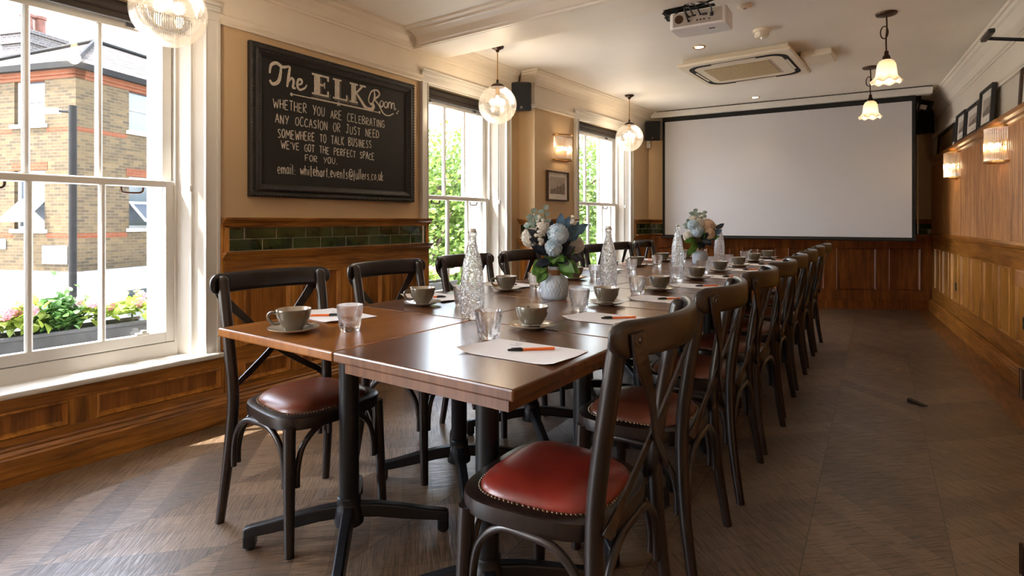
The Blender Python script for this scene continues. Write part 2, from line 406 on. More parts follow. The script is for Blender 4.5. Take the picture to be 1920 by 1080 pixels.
def point_light(name, loc, power, color=(1, .80, .56), r=.03, parent=None):
    l = bpy.data.lights.new(name, 'POINT'); l.energy = power; l.color = color; l.shadow_soft_size = r
    o = bpy.data.objects.new(name, l); COL.objects.link(o); o.location = loc
    if parent: o.parent = parent
    return o

# ================================================================ THE ROOM
ZC = 2.53
T_L = frameM((-3.115, 0), (0, 1), (1, 0))
P0 = Vector((-2.93, 4.5)); P1 = Vector((-2.80, 7.15)); db = (P1-P0).normalized()
T_B = frameM(P0, db, (db.y, -db.x)); SB_END = 2.653
dr = Vector((-.1, 1)).normalized(); R0 = Vector((.435, 6.732))
T_R = frameM(R0, dr, (-dr.y, dr.x)); n_R = Vector((-dr.y, dr.x))
K0 = Vector((-2.80, 7.15)); K1 = Vector((.241, 8.763)); dk = (K1-K0).normalized()
T_K = frameM(K0, dk, (dk.y, -dk.x)); SK_END = (K1-K0).length
T_S = frameM((-2.927, 4.56), (-db.y, db.x), (-db.x, -db.y))       # side of the chimney breast
Tn = 0
def trim(mb, mat, label, bev=0, parent=None, name=None):
    global Tn
    if parent is None:
        Tn += 1; o = mb.build('trim_%d' % Tn, mat, bev=bev); return struct(o, label)
    return mb.build(name, mat, parent, bev=bev)
def trim_group(label):
    global Tn
    Tn += 1; o = bpy.data.objects.new('trim_%d' % Tn, None); COL.objects.link(o); return struct(o, label)

struct(MB().box(-3.2, 1.8, -3.4, 9.4, -.06, 0).build('floor', 'floor'), 'dark chevron wood floor with saw marks')
struct(MB().box(-3.6, 1.9, -3.4, 9.6, ZC, ZC+.08).build('ceiling', 'ceiling'), 'warm white ceiling')
WINS = [(.405, 1.55), (3.264, 4.339)]
def wall_with_openings(T, s0, s1, ops, z0, z1, zs, zh, thick=.375):
    m = MB(); a_ = s0
    for o0, o1 in ops:
        m.box(a_, o0, -thick, 0, z0, z1, T); m.box(o0, o1, -thick, 0, z0, zs, T); m.box(o0, o1, -thick, 0, zh, z1, T); a_ = o1
    m.box(a_, s1, -thick, 0, z0, z1, T); return m
struct(wall_with_openings(T_L, -3.4, 4.75, [(-3.1, -.3)]+WINS, -.06, ZC+.08, .36, 2.2).build('wall_left', 'tan'), 'tan painted wall with tall sash windows')  # first opening is unseen, added behind the camera to let in more daylight
W3 = (.839, 2.08)
struct(wall_with_openings(T_B, .06, SB_END+.3, [W3], -.06, ZC+.08, .36, 2.2).build('wall_left_far', 'tan'), 'tan chimney breast wall beyond the second window')
struct(MB().box(-.05, SK_END+.3, -.3, 0, -.06, ZC+.08, T_K).build('wall_back', 'tan'), 'tan wall behind the projection screen')
struct(MB().box(-10.6, 2.4, -.3, -.08, -.06, 1.8, T_R).box(-10.6, 2.4, -.3, -.035, 1.8, ZC+.08, T_R).build('wall_right', 'greywhite'), 'grey white wall above the oak panelling')
m = MB().box(-3.5, 1.9, -3.5, -3.3, -.06, ZC+.08)
struct(m.build('wall_front', 'tan'), 'wall behind the viewer')

# ---- cream friezes, picture rails and cornices
CORN = [(0, -.12), (.016, -.12), (.02, -.105), (.032, -.10), (.044, -.07), (.066, -.04), (.092, -.026), (.098, -.014), (.118, -.012), (.12, 0), (0, 0)]
PRAIL = [(0, 0), (.018, 0), (.022, .012), (.012, .02), (.024, .032), (.026, .05), (0, .05)]
def mold_on(T, prof, s0, s1, z, m0=0, m1=0, off=0):
    R3 = T.to_3x3(); A = T @ Vector((s0, off, z)); B = T @ Vector((s1, off, z))
    return MB().mold(prof, A, B, R3 @ Vector((0, 1, 0)), m0=m0, m1=m1)
for T, s0, s1, nm in ((T_L, -3.3, 3.21, 'left'), (T_L, 3.21, 4.5, 'left'), (T_B, .06, .79, 'left'), (T_B, .79, SB_END, 'left'), (T_K, 0, SK_END, 'back'), (T_S, 0, .19, 'left')):
    m = MB().box(s0, s1, 0, .004, 2.22 if not (T is T_L and s0 > 3) else 2.27, ZC, T)
    trim(m, 'cream', 'cream painted frieze under the cornice on the %s wall' % nm)
for T, s0, s1, a0, a1 in ((T_L, 1.62, 3.215, 0, 0), (T_L, -3.3, .34, 0, 0), (T_B, .06, .765, 1, 0), (T_B, 2.19, SB_END, 0, -.5), (T_K, 0, SK_END, -.5, -.55), (T_S, 0, .185, 1, 0)):
    trim(mold_on(T, PRAIL, s0, s1, 2.195, a0, a1), 'cream', 'cream picture rail')
for T, s0, s1, a0, a1 in ((T_L, -3.3, 3.2, 0, 0), (T_L, 3.2, 4.54, 0, -1), (T_B, .06, SB_END, 1, -.5), (T_K, 0, SK_END, -.5, -.55), (T_S, 0, .185, 1, -1)):
    trim(mold_on(T, CORN, s0, s1, ZC, a0, a1), 'cream', 'cream plaster cornice')
CORN_R = [(0, -.18), (.014, -.18), (.02, -.165), (.03, -.16), (.05, -.10), (.085, -.05), (.10, -.04), (.11, -.02), (.125, -.018), (.13, 0), (0, 0)]
trim(mold_on(T_R, CORN_R, -10.5, 2.02, ZC, 0, -.55, -.035), 'cream', 'cream plaster cornice on the right wall')
trim(mold_on(T_R, PRAIL, -10.5, 2.03, 2.12, 0, -.5, -.035), 'cream', 'cream picture rail on the right wall')
trim(MB().box(-10.5, 2.03, -.035, -.031, 2.165, ZC, T_R), 'cream', 'cream frieze on the right wall')
# ---- ceiling beam with moulded near side
m = MB(); m.box(-3.115, .95, 3.10, 3.42, 2.42, ZC)
trim(m, 'cream', 'cream ceiling beam crossing the room', bev=.004)
trim(MB().mold([(0, 0), (.0, -.108), (.02, -.108), (.024, -.095), (.04, -.09), (.07, -.05), (.11, -.03), (.125, -.026), (.13, -.014), (.17, -.012), (.175, 0)], (-3.0, 3.10, ZC), (.95, 3.10, ZC), (0, -1, 0)), 'cream', 'cream cornice along the ceiling beam')

# ---- windows
def make_window(n, T, s0, s1, n_panes=3, zs=.39, zh=2.2, label='', left_cap=True):
    W = bpy.data.objects.new('window_%d' % n, None); COL.objects.link(W); struct(W, label)
    f = MB(); aw = .07
    # architraves, proud of the plaster, with a raised outer bead
    for a_, b_, c_, d_ in ((s0-aw, s0, s0-aw, s0-aw+.018), (s1, s1+aw, s1+aw-.018, s1+aw)):
        f.box(a_, b_, 0, .018, zs, zh, T); f.box(c_, d_, .018, .03, zs, zh, T)
    f.box(s0-aw, s1+aw, 0, .018, zh, zh+aw, T); f.box(s0-aw, s1+aw, .018, .03, zh+aw-.018, zh+aw+.012, T); f.box(s0-aw, s1+aw, 0, .04, zh+aw+.012, zh+aw+.03, T)
    f.box(s0, s0+.008, 0, .024, zs, zh, T); f.box(s1-.008, s1, 0, .024, zs, zh, T)
    # splayed reveals, sash boxes and outer reveals
    for e, g in ((s0, 1), (s1, -1)):
        f.hexa([(e, .0, zs), (e+g*.04, -.045, zs), (e+g*.05, -.045, zs), (e+g*.095, -.115, zs), (e+g*.095, -.20, zs), (e, -.20, zs)],
               [(e, .0, zh), (e+g*.04, -.045, zh), (e+g*.05, -.045, zh), (e+g*.095, -.115, zh), (e+g*.095, -.20, zh), (e, -.20, zh)], T)
        f.box(min(e, e+g*.105), max(e, e+g*.105), -.118, -.108, zs, zh, T)
    a0, a1 = s0+.095, s1-.095
    f.box(a0, a1, -.20, -.105, 2.145, zh, T)                          # head of the sash box
    f.box(s0, s1, -.02, 0, zh-.01, zh, T)
    f.hexa([(a0, -.10, zs), (a1, -.10, zs), (a1, -.2, zs), (a0, -.2, zs)], [(a0, -.115, .462), (a1, -.115, .462), (a1, -.2, .468), (a0, -.2, .468)], T)
    f.build('window_frame', 'white', W, bev=.003)
    x = MB()
    for e, g in ((s0, 1), (s1, -1)):
        x.box(min(e, e+g*.13), max(e, e+g*.13), -.385, -.20, .3, 2.25, T)
    x.box(s0, s1, -.385, -.20, 2.19, 2.25, T); x.box(s0, s1, -.44, -.20, .38, .45, T)
    x.build('outer_reveal', 'render', W)
    def sash(name, n0, n1, z0, z1, bot, top, st=.048):
        g = MB(); b0, b1 = a0+.004, a1-.004
        g.box(b0, b0+st, n0, n1, z0, z1, T); g.box(b1-st, b1, n0, n1, z0, z1, T)
        g.box(b0+st, b1-st, n0, n1, z0, z0+bot, T); g.box(b0+st, b1-st, n0, n1, z1-top, z1, T)
        pw = (b1-b0-2*st)/n_panes
        for i in range(1, n_panes):
            c = b0+st+pw*i
            g.hexa([(c-.014, n0+.004, z0+bot), (c+.014, n0+.004, z0+bot), (c+.014, n1-.014, z0+bot), (c+.006, n1, z0+bot), (c-.006, n1, z0+bot), (c-.014, n1-.014, z0+bot)],
                   [(c-.014, n0+.004, z1-top), (c+.014, n0+.004, z1-top), (c+.014, n1-.014, z1-top), (c+.006, n1, z1-top), (c-.006, n1, z1-top), (c-.014, n1-.014, z1-top)], T)
        o = g.build(name, 'white', W, bev=.004)
        for i in range(n_panes):
            c = b0+st+pw*i; q = MB(); nm_ = (n0+n1)/2
            q.quad((c-.002, nm_, z0+bot-.003), (c+pw+.002, nm_, z0+bot-.003), (c+pw+.002, nm_, z1-top+.003), (c-.002, nm_, z1-top+.003), T); q.build('glass_pane', 'pane', o, recalc=False)
        return o
    up = sash('upper_sash', -.196, -.158, 1.288, 2.142, .04, .052)
    lo = sash('lower_sash', -.155, -.117, .466, 1.322, .054, .034)
    for fr in (.22, .8):
        c = a0+(a1-a0)*fr
        h = MB().tube([T @ Vector(p) for p in smooth_path([(c-.05, -.165, 1.285), (c-.048, -.168, 1.265), (c-.03, -.172, 1.255), (c+.03, -.172, 1.255), (c+.048, -.168, 1.265), (c+.05, -.165, 1.285)], 3)], .006, 6)
        h.build('sash_handle', 'bronze', up)
    c = a1-.17
    MB().box(c-.03, c+.03, -.12, -.09, .521, .535, T).box(c-.012, c+.012, -.1, -.075, .53, .55, T).build('sash_lift', 'white', lo, bev=.004)
    for fr in (.1, .78):
        c = a0+(a1-a0)*fr
        MB().box(c-.02, c+.02, -.158, -.14, 2.1, 2.12, T).cyl(T @ Vector((c+.02, -.15, 2.108)), T @ Vector((c+.045, -.15, 2.104)), .007).build('sash_catch', 'steel', up)
    return W
make_window(1, T_L, *WINS[0], label='large white sash window with brick building outside')
make_window(2, T_L, *WINS[1], label='white sash window just past the chalkboard, tree outside')
make_window(3, T_B, *W3, label='white sash window nearest the projection screen')
def sill(T, s0, s1, label, n0=-.11, n1=.063):
    o = MB().box(s0, s1, n0, n1, .366, .393, T); trim(o, 'white', label, bev=.008)
sill(T_L, .25, 1.625, 'white window sill under the large near window')
sill(T_L, 3.19, 4.42, 'white window sill under the second window')
sill(T_B, .76, 2.17, 'white window sill under the far window')
# roller blinds, each rolled up under its window head
def blind(T, s0, s1, label):
    c = T @ Vector(((s0+s1)/2, -.062, 2.155)); n = T.to_3x3() @ Vector((0, 1, 0)); L = (s1-s0-.11)/2
    t = thing('roller_blind', label, 'blind', c, rz_out(n), 'rolled blinds in the windows')
    MB().cyl((-L, 0, 0), (L, 0, 0), .036, 20).build('blind_roll', M['blind'], t)
    MB().box(-L, L, .012, .03, -.058, -.03).build('bottom_bar', M['blind'], t, bev=.003)
    k = -1
    MB().tube([(k*(L-.01), .04, 0), (k*(L-.01), .042, -.4), (k*(L-.01), .042, -.86)], .0022, 6).sphere((k*(L-.01), .042, -.87), .012, 8, 6, (1, 1, 1.8)).build('pull_cord', 'white', t)
M['blind'] = plain('dark_brown_blind_cloth', lin(34, 25, 20), .8)
blind(T_L, *WINS[0], 'dark brown roller blind at the top of the large near window')
blind(T_L, *WINS[1], 'dark brown roller blind at the top of the second window')
blind(T_B, *W3, 'dark brown roller blind at the top of the far window')

# ---- panelling
def panelling(T, s0, s1, z0, z1, cols, rows, base=0.0, d=.022, label='', mats=('oak_h', 'oak_v', 'oak_dark'), mould=.022):
    g = trim_group(label)
    MB().box(s0, s1, base-.02, base, z0, z1, T).build('panel_field', mats[2], g)
    r = MB(); st = MB(); mo = MB()
    zz = [z0]+[q for a_, b_ in rows for q in (a_, b_)]+[z1]
    for i in range(0, len(zz), 2): r.box(s0, s1, base, base+d, zz[i], zz[i+1], T)
    ss = [s0]+[q for a_, b_ in cols for q in (a_, b_)]+[s1]
    for a_, b_ in rows:
        for i in range(0, len(ss), 2):
            if ss[i+1]-ss[i] > .002: st.box(ss[i], ss[i+1], base, base+d-.0006, a_, b_, T)
        for c0, c1 in cols:
            k = mould; y0, y1 = base, base+d+.004
            O = [(c0, a_), (c1, a_), (c1, b_), (c0, b_)]; Q = [(c0+k, a_+k), (c1-k, a_+k), (c1-k, b_-k), (c0+k, b_-k)]; H = [(c0+k*.35, a_+k*.35), (c1-k*.35, a_+k*.35), (c1-k*.35, b_-k*.35), (c0+k*.35, b_-k*.35)]
            vs = [(x, base+d-.004, z) for x, z in O]+[(x, y1, z) for x, z in H]+[(x, base+.001, z) for x, z in Q]
            fs = []
            for i in range(4):
                j = (i+1) % 4; fs += [(i, j, 4+j, 4+i), (4+i, 4+j, 8+j, 8+i)]
            mo.add(vs, fs, False, T)
    r.build('rail', mats[0], g, bev=.0015, seg=1); st.build('stile', mats[1], g); mo.build('panel_moulding', mats[1], g)
    return g
SKIRT = [(0, 0), (.03, 0), (.03, .112), (.024, .118), (.024, .128), (.012, .14), (.014, .15), (.004, .165), (0, .165)]
LEDGE = [(0, -.045), (.012, -.045), (.016, -.03), (.03, -.02), (.034, -.012), (.046, -.010), (.048, 0), (0, 0)]
def skirting(T, s0, s1, name, mat, m0=0, m1=0, off=.025, sc=1.0):
    o = mold_on(T, [(x, z*sc) for x, z in SKIRT], s0, s1, 0, m0, m1, off).build(name, mat); struct(o, 'moulded wooden skirting board'); return o
skirting(T_L, -3.3, 4.54, 'baseboard_left', 'oak_h', 0, -1)
skirting(T_B, .06, SB_END, 'baseboard_left_far', 'oak_h', 1, -.5)
skirting(T_S, 0, .16, 'baseboard_breast', 'oak_h', 1, -1)
skirting(T_K, 0, SK_END, 'baseboard_back', 'back_oak', -.5, -.55, .015, .8)
skirting(T_R, -10.5, 2.03, 'baseboard_right', 'gold_oak_h', 0, -.5, -.01, .86)
# under the near window: long low panels
panelling(T_L, -3.3, 1.635, .16, .366, [(-1.05, -.02), (.15, .935), (1.04, 1.625)], [(.193, .308)], .012, label='low oak panelling under the near window')
panelling(T_L, 3.262, 4.5, .16, .366, [(3.36, 4.4)], [(.193, .308)], .012, label='low oak panelling under the second window')
panelling(T_B, .83, 2.09, .16, .366, [(.93, 1.99)], [(.193, .308)], .012, label='low oak panelling under the far window')
def dado(T, s0, s1, label, cols, post0=True, post1=True, base=.012, mats=('oak_h', 'oak_v', 'oak_dark'), m0=0, m1=0):
    panelling(T, s0, s1, .16, .90, cols, [(.195, .31), (.40, .80)], base, label=label, mats=mats)
    off = base+.022
    g = trim_group('green glazed tile band over '+label)
    trim(mold_on(T, LEDGE, s0-.012, s1+.012, .937, m0, m1, off-.004), mats[0], '', parent=g, name='lower_ledge')
    trim(mold_on(T, [(x*.9, z) for x, z in LEDGE], s0-.012, s1+.012, 1.128, m0, m1, off-.004), mats[0], '', parent=g, name='dado_cap')
    MB().box(s0, s1, 0, base+.0122, .9, 1.128, T).build('grout_bed', 'grout', g)
    if post0: MB().box(s0, s0+.03, base, off, .935, 1.09, T).build('end_post', mats[1], g, bev=.004)
    if post1: MB().box(s1-.03, s1, base, off, .935, 1.09, T).build('end_post', mats[1], g, bev=.004)
    MB().box(s0, s1, base, off, 1.072, 1.09, T).build('tile_bead', mats[0], g)
    t0 = s0+(.03 if post0 else 0); t1 = s1-(.03 if post1 else 0)
    tm = MB()
    for r_, (za, zb) in enumerate(((.941, 1.0045), (1.0075, 1.071))):
        x = t0-(.11 if r_ == 1 else 0)
        while x < t1:
            a_, b_ = max(x, t0)+.002, min(x+.198, t1)-.002
            if b_-a_ > .008: tm.box(a_, b_, base+.004, base+.014, za, zb, T)
            x += .2
    tm.build('glazed_tiles', 'tile', g, bev=.002)
dado(T_L, 1.638, 3.262, 'oak wainscot under the chalkboard', [(1.75, 2.05), (2.12, 2.42), (2.5, 2.78), (2.86, 3.16)])
MB()
trim(MB().box(1.606, 1.622, 0, .02, .393, 1.09, T_L).box(1.622, 1.638, 0, .03, .393, 1.09, T_L), 'oak_v', 'oak edge moulding beside the near window', bev=.003)
dado(T_B, .06, .77, 'oak wainscot on the chimney breast', [(.14, .4), (.47, .71)], m0=1)
dado(T_S, 0, .15, 'oak wainscot on the side of the chimney breast', [(.03, .13)], False, False, m0=1)
dado(T_B, 2.185, SB_END, 'oak wainscot between far window and corner', [(2.25, 2.6)], True, False, m1=-.5)
cols_k = [(.11, .5), (.64, 1.04), (1.18, 1.6), (1.74, 2.18), (2.323, 2.798), (2.942, 3.315)]
panelling(T_K, 0, SK_END, .12, .90, cols_k, [(.235, .765)], .010, .016, label='dark oak panelling below the projection screen', mats=('back_oak', 'back_oak', 'back_oak'), mould=.02)
g = trim_group('green tile band on the back wall')
trim(mold_on(T_K, LEDGE, 0, SK_END, .937, -.5, -.55, .022), 'oak_h', '', parent=g, name='lower_ledge')
trim(mold_on(T_K, LEDGE, 0, SK_END, 1.128, -.5, -.55, .022), 'oak_h', '', parent=g, name='dado_cap')
MB().box(0, SK_END, 0, .0162, .9, 1.128, T_K).build('grout_bed', 'grout', g)
MB().box(0, SK_END, 0, .026, 1.072, 1.09, T_K).build('tile_bead', 'oak_h', g)
tm = MB()
for r_, (za, zb) in enumerate(((.941, 1.0045), (1.0075, 1.071))):
    x = -.1*r_
    while x < SK_END-.05:
        tm.box(max(0, x)+.0015, min(SK_END, x+.197), .006, .018, za, zb, T_K); x += .2
tm.build('glazed_tiles', 'tile', g, bev=.002)

# ---- right wall: panels, dado, reeded boarding, shelf
cols_r = [(1.46, 1.83), (.92, 1.285), (.42, .765), (-.06, .29), (-.53, -.15), (-.97, -.63), (-1.42, -1.10), (-1.90, -1.57), (-2.36, -2.02)]+[(-2.36-.46*i, -2.02-.46*i) for i in range(1, 12)]
panelling(T_R, -10.5, 2.03, .12, .92, sorted(cols_r), [(.285, .775)], -.034, .013, label='golden oak panelling along the right wall', mats=('gold_oak_h', 'gold_oak', 'gold_oak'), mould=.016)
trim(mold_on(T_R, [(0, -.04), (.008, -.04), (.012, -.02), (.03, -.01), (.032, .012), (.02, .02), (.006, .03), (0, .03)], -10.5, 2.03, .935, 0, -.5, -.02), 'gold_oak_h', 'oak dado moulding on the right wall')
m = MB(); vs = []; fs = []
s = -6.0; k = 0
while s < 2.02:
    for q, h in ((0, -.004), (.003, .008), (.010, .014), (.022, .017), (.034, .014), (.041, .008), (.044, -.004)):
        vs += [(s+q, -.03+h, .955), (s+q, -.03+h, 1.785)]
    s += .046
nv = len(vs)//2
m.add(vs, [(2*i, 2*i+2, 2*i+3, 2*i+1) for i in range(nv-1)], True, T_R)
m.box(-6, 2.03, -.06, -.035, .955, 1.785, T_R)
trim(m, 'flute', 'reeded light oak boarding above the dado')
trim(mold_on(T_R, [(0, 0), (.02, 0), (.026, .012), (.045, .02), (.05, .036), (.075, .044), (.08, .052), (.08, .072), (0, .072)], -6, 1.66, 1.778, 0, 0, -.035), 'gold_oak_h', 'oak picture shelf along the right wall')

# ---- near right: oak ledge on the wall and the counter with its hinged door
trim(MB().box(-3.0, -1.99, -.02, .075, .70, .802, T_R), 'counter', 'pale oak ledge fixed to the right wall', bev=.006)
t = thing('counter_cabinet', 'light oak counter cabinet with hinged door at the right edge', 'cabinet', (.294, 2.235, 0), 0)
MB().box(.012, .6, -.9, 0, 0, .745).build('body', 'counter', t, bev=.004)
MB().box(-.008, .62, -.93, .012, .745, .93).build('counter_top', 'counter', t, bev=.006)
d_ = MB().box(-.012, .01, -.62, -.004, .02, .74).build('door', 'counter', t, bev=.004)
for z in (.63, .11): MB().cyl((-.016, .0, z-.045), (-.016, .0, z+.045), .006, 10).box(-.016, -.0125, -.03, .0, z-.045, z+.045).build('hinge', 'bronze', d_)

# ================================================================ TABLES
ROW0, PITCH = 1.287, .6085
def seam_x(y): return -1.284-.026*(y-1.0)
def make_table(label, mat):
    t = thing('square_pub_table', label, 'table', (0, 0, 0), 0, 'tables pushed together into one long run')
    h = .302
    MB().box(-h, h, -h, h, .722, .75).build('tabletop', mat, t, bev=.005)
    if mat == 'table':
        MB().box(-h+.05, h-.014, -h+.002, -h+.045, .699, .7225).box(-h+.014, h-.014, h-.045, h-.006, .699, .7225).box(-h+.014, -h+.05, -h+.045, h-.045, .699, .7225).box(h-.045, h-.014, -h+.045, h-.045, .699, .7225).build('edge_batten', mat, t)
    MB().lathe([(.034, .12), (.034, .69)], 28).build('post', 'iron', t)
    MB().box(-.2, .2, -.025, .025, .69, .72).box(-.025, .025, -.2, .2, .6905, .7195).build('top_spider', 'iron', t)
    hub = MB().lathe([(.05, .06), (.052, .09), (.046, .12), (.040, .128), (.040, .15), (.036, .154)], 24).build('base_hub', 'iron', t)
    for k in range(4):
        a_ = radians(45+90*k); R = Matrix.Rotation(a_, 4, 'Z')
        m = MB()
        secs = [(.03, .085, .128, .026), (.10, .078, .122, .024), (.18, .064, .108, .023), (.26, .052, .090, .022), (.325, .044, .078, .022), (.345, .042, .072, .02)]
        vs = []; fs = []
        for x, za, zb, hw in secs:
            vs += [(x, -hw, za), (x, hw, za), (x, hw*.75, zb), (x, -hw*.75, zb)]
        for i in range(len(secs)-1):
            for j in range(4): fs.append((i*4+j, i*4+(j+1) % 4, i*4+4+(j+1) % 4, i*4+4+j))
        fs += [(0, 1, 2, 3), tuple(4*(len(secs)-1)+j for j in (3, 2, 1, 0))]
        m.add(vs, fs, False, R).box(.305, .345, -.02, .02, .008, .05, R)
        arm = m.build('base_arm', 'iron', t, bev=.006)
        MB().lathe([(.014, 0), (.016, .002), (.016, .01)], 12, Matrix.Translation((.325*cos(a_), .325*sin(a_), 0))).build('foot_pad', 'black', arm)
    return t
ordn = ['first', 'second', 'third', 'fourth', 'fifth', 'sixth', 'seventh', 'eighth']
def nth(k): return ordn[k]
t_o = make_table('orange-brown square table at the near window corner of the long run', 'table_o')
t_w = make_table('dark walnut square table at the near wall-side corner of the long run', 'table')
gap = {1: .003, 3: .003, 4: .003, 6: .003}
for k in range(8):
    y = ROW0+PITCH*k
    for side in (0, 1):
        x = seam_x(y)+(-.3035 if side == 0 else .3035)
        lab = '%s square table from the near end, %s side of the long run' % (nth(k), 'window' if side == 0 else 'panelled wall')
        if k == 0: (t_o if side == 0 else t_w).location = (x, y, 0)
        else: dup(t_w, (x, y, 0), 0, lab)

# ================================================================ CHAIRS
def seat_outline(n=48, k=1.0):
    pts = []
    for i in range(n):
        a_ = 2*pi*i/n; c, s_ = cos(a_), sin(a_); e = 2/3.4
        y = .2*math.copysign(abs(s_)**e, s_); wd = .205+.018*(y/.2)
        x = wd*math.copysign(abs(c)**e, c); pts.append((x*k, y*k+.012))
    return pts
def make_chair(label, seat_mat):
    t = thing('cross_back_chair', label, 'chair', (0, 0, 0), 0, 'cross-back chairs along the tables')
    # seat ring
    o = seat_outline(); i_ = seat_outline(k=.80); n = len(o)
    m = MB(); prof = [(1.0, .41), (1.012, .43), (1.0, .448), (.97, .452), (.80, .452), (.80, .41)]
    vs = []; fs = []
    for k, z in prof: vs += [(x, y, z) for x, y in seat_outline(n, k)]
    L = len(prof)
    for j in range(L):
        for i in range(n): fs.append((j*n+i, j*n+(i+1) % n, ((j+1) % L)*n+(i+1) % n, ((j+1) % L)*n+i))
    m.add(vs, fs, True); m.build('seat_frame', 'chair', t)
    m = MB(); rings = [(.83, .446), (.83, .455), (.80, .466), (.72, .478), (.58, .487), (.40, .492), (.2, .494)]
    vs = []; fs = []
    for k, z in rings: vs += [(x, y, z) for x, y in seat_outline(n, k)]
    for j in range(len(rings)-1):
        for i in range(n): fs.append((j*n+i, j*n+(i+1) % n, (j+1)*n+(i+1) % n, (j+1)*n+i))
    fs.append(tuple((len(rings)-1)*n+i for i in range(n))); fs.append(tuple(range(n))[::-1])
    pad = m.add(vs, fs, True).build('seat_pad', seat_mat, t, sharp=60)
    # nail trim, evenly spaced round the pad
    q = seat_outline(400, .845); m = MB(); acc = 0; step = .0098; last = q[-1]
    for p in q:
        acc += math.hypot(p[0]-last[0], p[1]-last[1]); last = p
        if acc >= step:
            acc = 0; m.lathe([(.0038, -.001), (.0035, .0013), (.0018, .003), (0.0, .0034)], 6, Matrix.Translation((p[0], p[1], .4525)))
    m.build('nail_trim', 'nail', pad)
    # legs
    for s_ in (-1, 1):
        P = smooth_path([(s_*.226, -.222, 0), (s_*.214, -.19, .22), (s_*.2, -.176, .44), (s_*.203, -.192, .62), (s_*.208, -.236, .885)], 5)
        m = MB().tube(P, [.016+.0045*min(1, p.z/.35) for p in P], 14)
        m.sphere((P[-1].x, P[-1].y, P[-1].z), .0202, 12, 6); m.build('leg', 'chair', t)
        P = [(s_*.198, .182, 0), (s_*.192, .172, .2), (s_*.186, .164, .42)]
        MB().tube(P, [.016, .019, .021], 14).build('leg', 'chair', t)
    # bent top rail, rounded ends
    nx = 44; vs = []; fs = []; q4 = [0, .0006, .0025, .006, .011, .017, .024, .032, .042]; xs = [-.256+q for q in q4]+[-.214+.428*i/28 for i in range(1, 28)]+[.256-q for q in q4[::-1]]; nx = len(xs)-1
    for i, x in enumerate(xs):
        yc = -.312+.075*(x/.25)**2
        e = min(1, (.256-abs(x))/.042); hh = .0355*sqrt(max(.0, 1-(1-e)**2))+.003; th = .013*sqrt(max(.04, 1-(1-min(1, e*2.2))**2))
        for a_ in range(16):
            q_ = 2*pi*a_/16; c, s2 = cos(q_), sin(q_)
            vs.append((x, yc+th*math.copysign(abs(c)**.7, c), .874+hh*math.copysign(abs(s2)**.55, s2)-.004*(1-(x/.25)**2)*0))
    for i in range(nx):
        for j in range(16): fs.append((i*16+j, i*16+(j+1) % 16, i*16+16+(j+1) % 16, i*16+16+j))
    fs += [tuple(range(16)), tuple(nx*16+j for j in range(16))[::-1]]
    MB().add(vs, fs, True).build('top_rail', 'chair', t, sharp=70)
    # crossing straps
    for s_ in (-1, 1):
        yo = .0045*s_
        P = smooth_path([(s_*.212, -.2735, .889), (s_*.196, -.2775, .83), (s_*.096, -.262+yo, .715), (0, -.238+yo, .61), (-s_*.10, -.224+yo, .535), (-s_*.18, -.213, .485), (-s_*.205, -.205, .458)], 4)
        st = MB().tube(P, .01, rect=[(.012+.007*max(0, min(1, (p.z-.68)/.16)), .0035) for p in P], ref=[(s_*-.40*max(0, p.x*s_)/.19+(s_*1.1*max(0, -p.x*s_-.12)/.09), 1, 0) for p in P]).build('cross_strap', 'chair', t, bev=.0015)
        T = Matrix.Translation((s_*.209, -.2785, .874)) @ Matrix.Rotation(s_*.42, 4, 'Z') @ Matrix.Rotation(pi/2, 4, 'X')
        MB().lathe([(.017, 0), (.016, .003), (.008, .004), (.007, .007), (0, .0075)], 12, T).build('bolt_cap', 'chair', st)
    # bentwood arches under the seat
    def arch(a_, b_, inx, iny):
        A = Vector(a_); B = Vector(b_)
        f = lambda u, z: tuple(A+(B-A)*u)[:2]+(z,)
        MB().tube(smooth_path([f(.075, .215), f(.08, .28), f(.14, .35), f(.3, .398), f(.5, .404), f(.7, .398), f(.86, .35), f(.92, .28), f(.925, .215)], 5), .0105, 10).build('arch_brace', 'chair', t)
    arch((-.206, -.19), (-.19, .17), 0, 0); arch((.206, -.19), (.19, .17), 0, 0); arch((-.19, .17), (.19, .17), 0, 0); arch((-.206, -.188), (.206, -.188), 0, 0)
    return t
ch_r = make_chair('chair with oxblood red seat, nearest the camera on the panelled wall side', 'leather_r')
ch_b = make_chair('chair with tan leather seat, nearest the camera on the window side', 'leather_b')
LCH = [(-1.845, 1.305, -1.5), (-1.85, 1.93, 1), (-1.87, 2.545, -.5), (-1.885, 3.15, 1.5), (-1.9, 3.785, -1), (-1.915, 4.325, 1), (-1.925, 4.84, 0), (-1.94, 5.46, 1)]
for k, (x, y, a_) in enumerate(LCH):
    rz = -pi/2+radians(a_)
    if k == 0: ch_b.location = (x, y, 0); ch_b.rotation_euler = (0, 0, rz)
    else: dup(ch_b, (x, y, 0), rz, 'dark cross-back chair, %s from the camera on the window side of the tables' % nth(k))
RCH = [(-.722, 1.255, 3), (-.748, 1.90, 2.5), (-.765, 2.545, 2), (-.775, 3.115, -1), (-.80, 3.70, 2), (-.82, 4.32, 1), (-.845, 4.98, 2), (-.86, 5.60, 1)]
for k, (x, y, a_) in enumerate(RCH):
    rz = pi/2+radians(a_)
    if k == 0: ch_r.location = (x, y, 0); ch_r.rotation_euler = (0, 0, rz)
    else: dup(ch_b, (x, y, 0), rz, 'dark cross-back chair, %s from the camera on the panelled wall side' % nth(k))

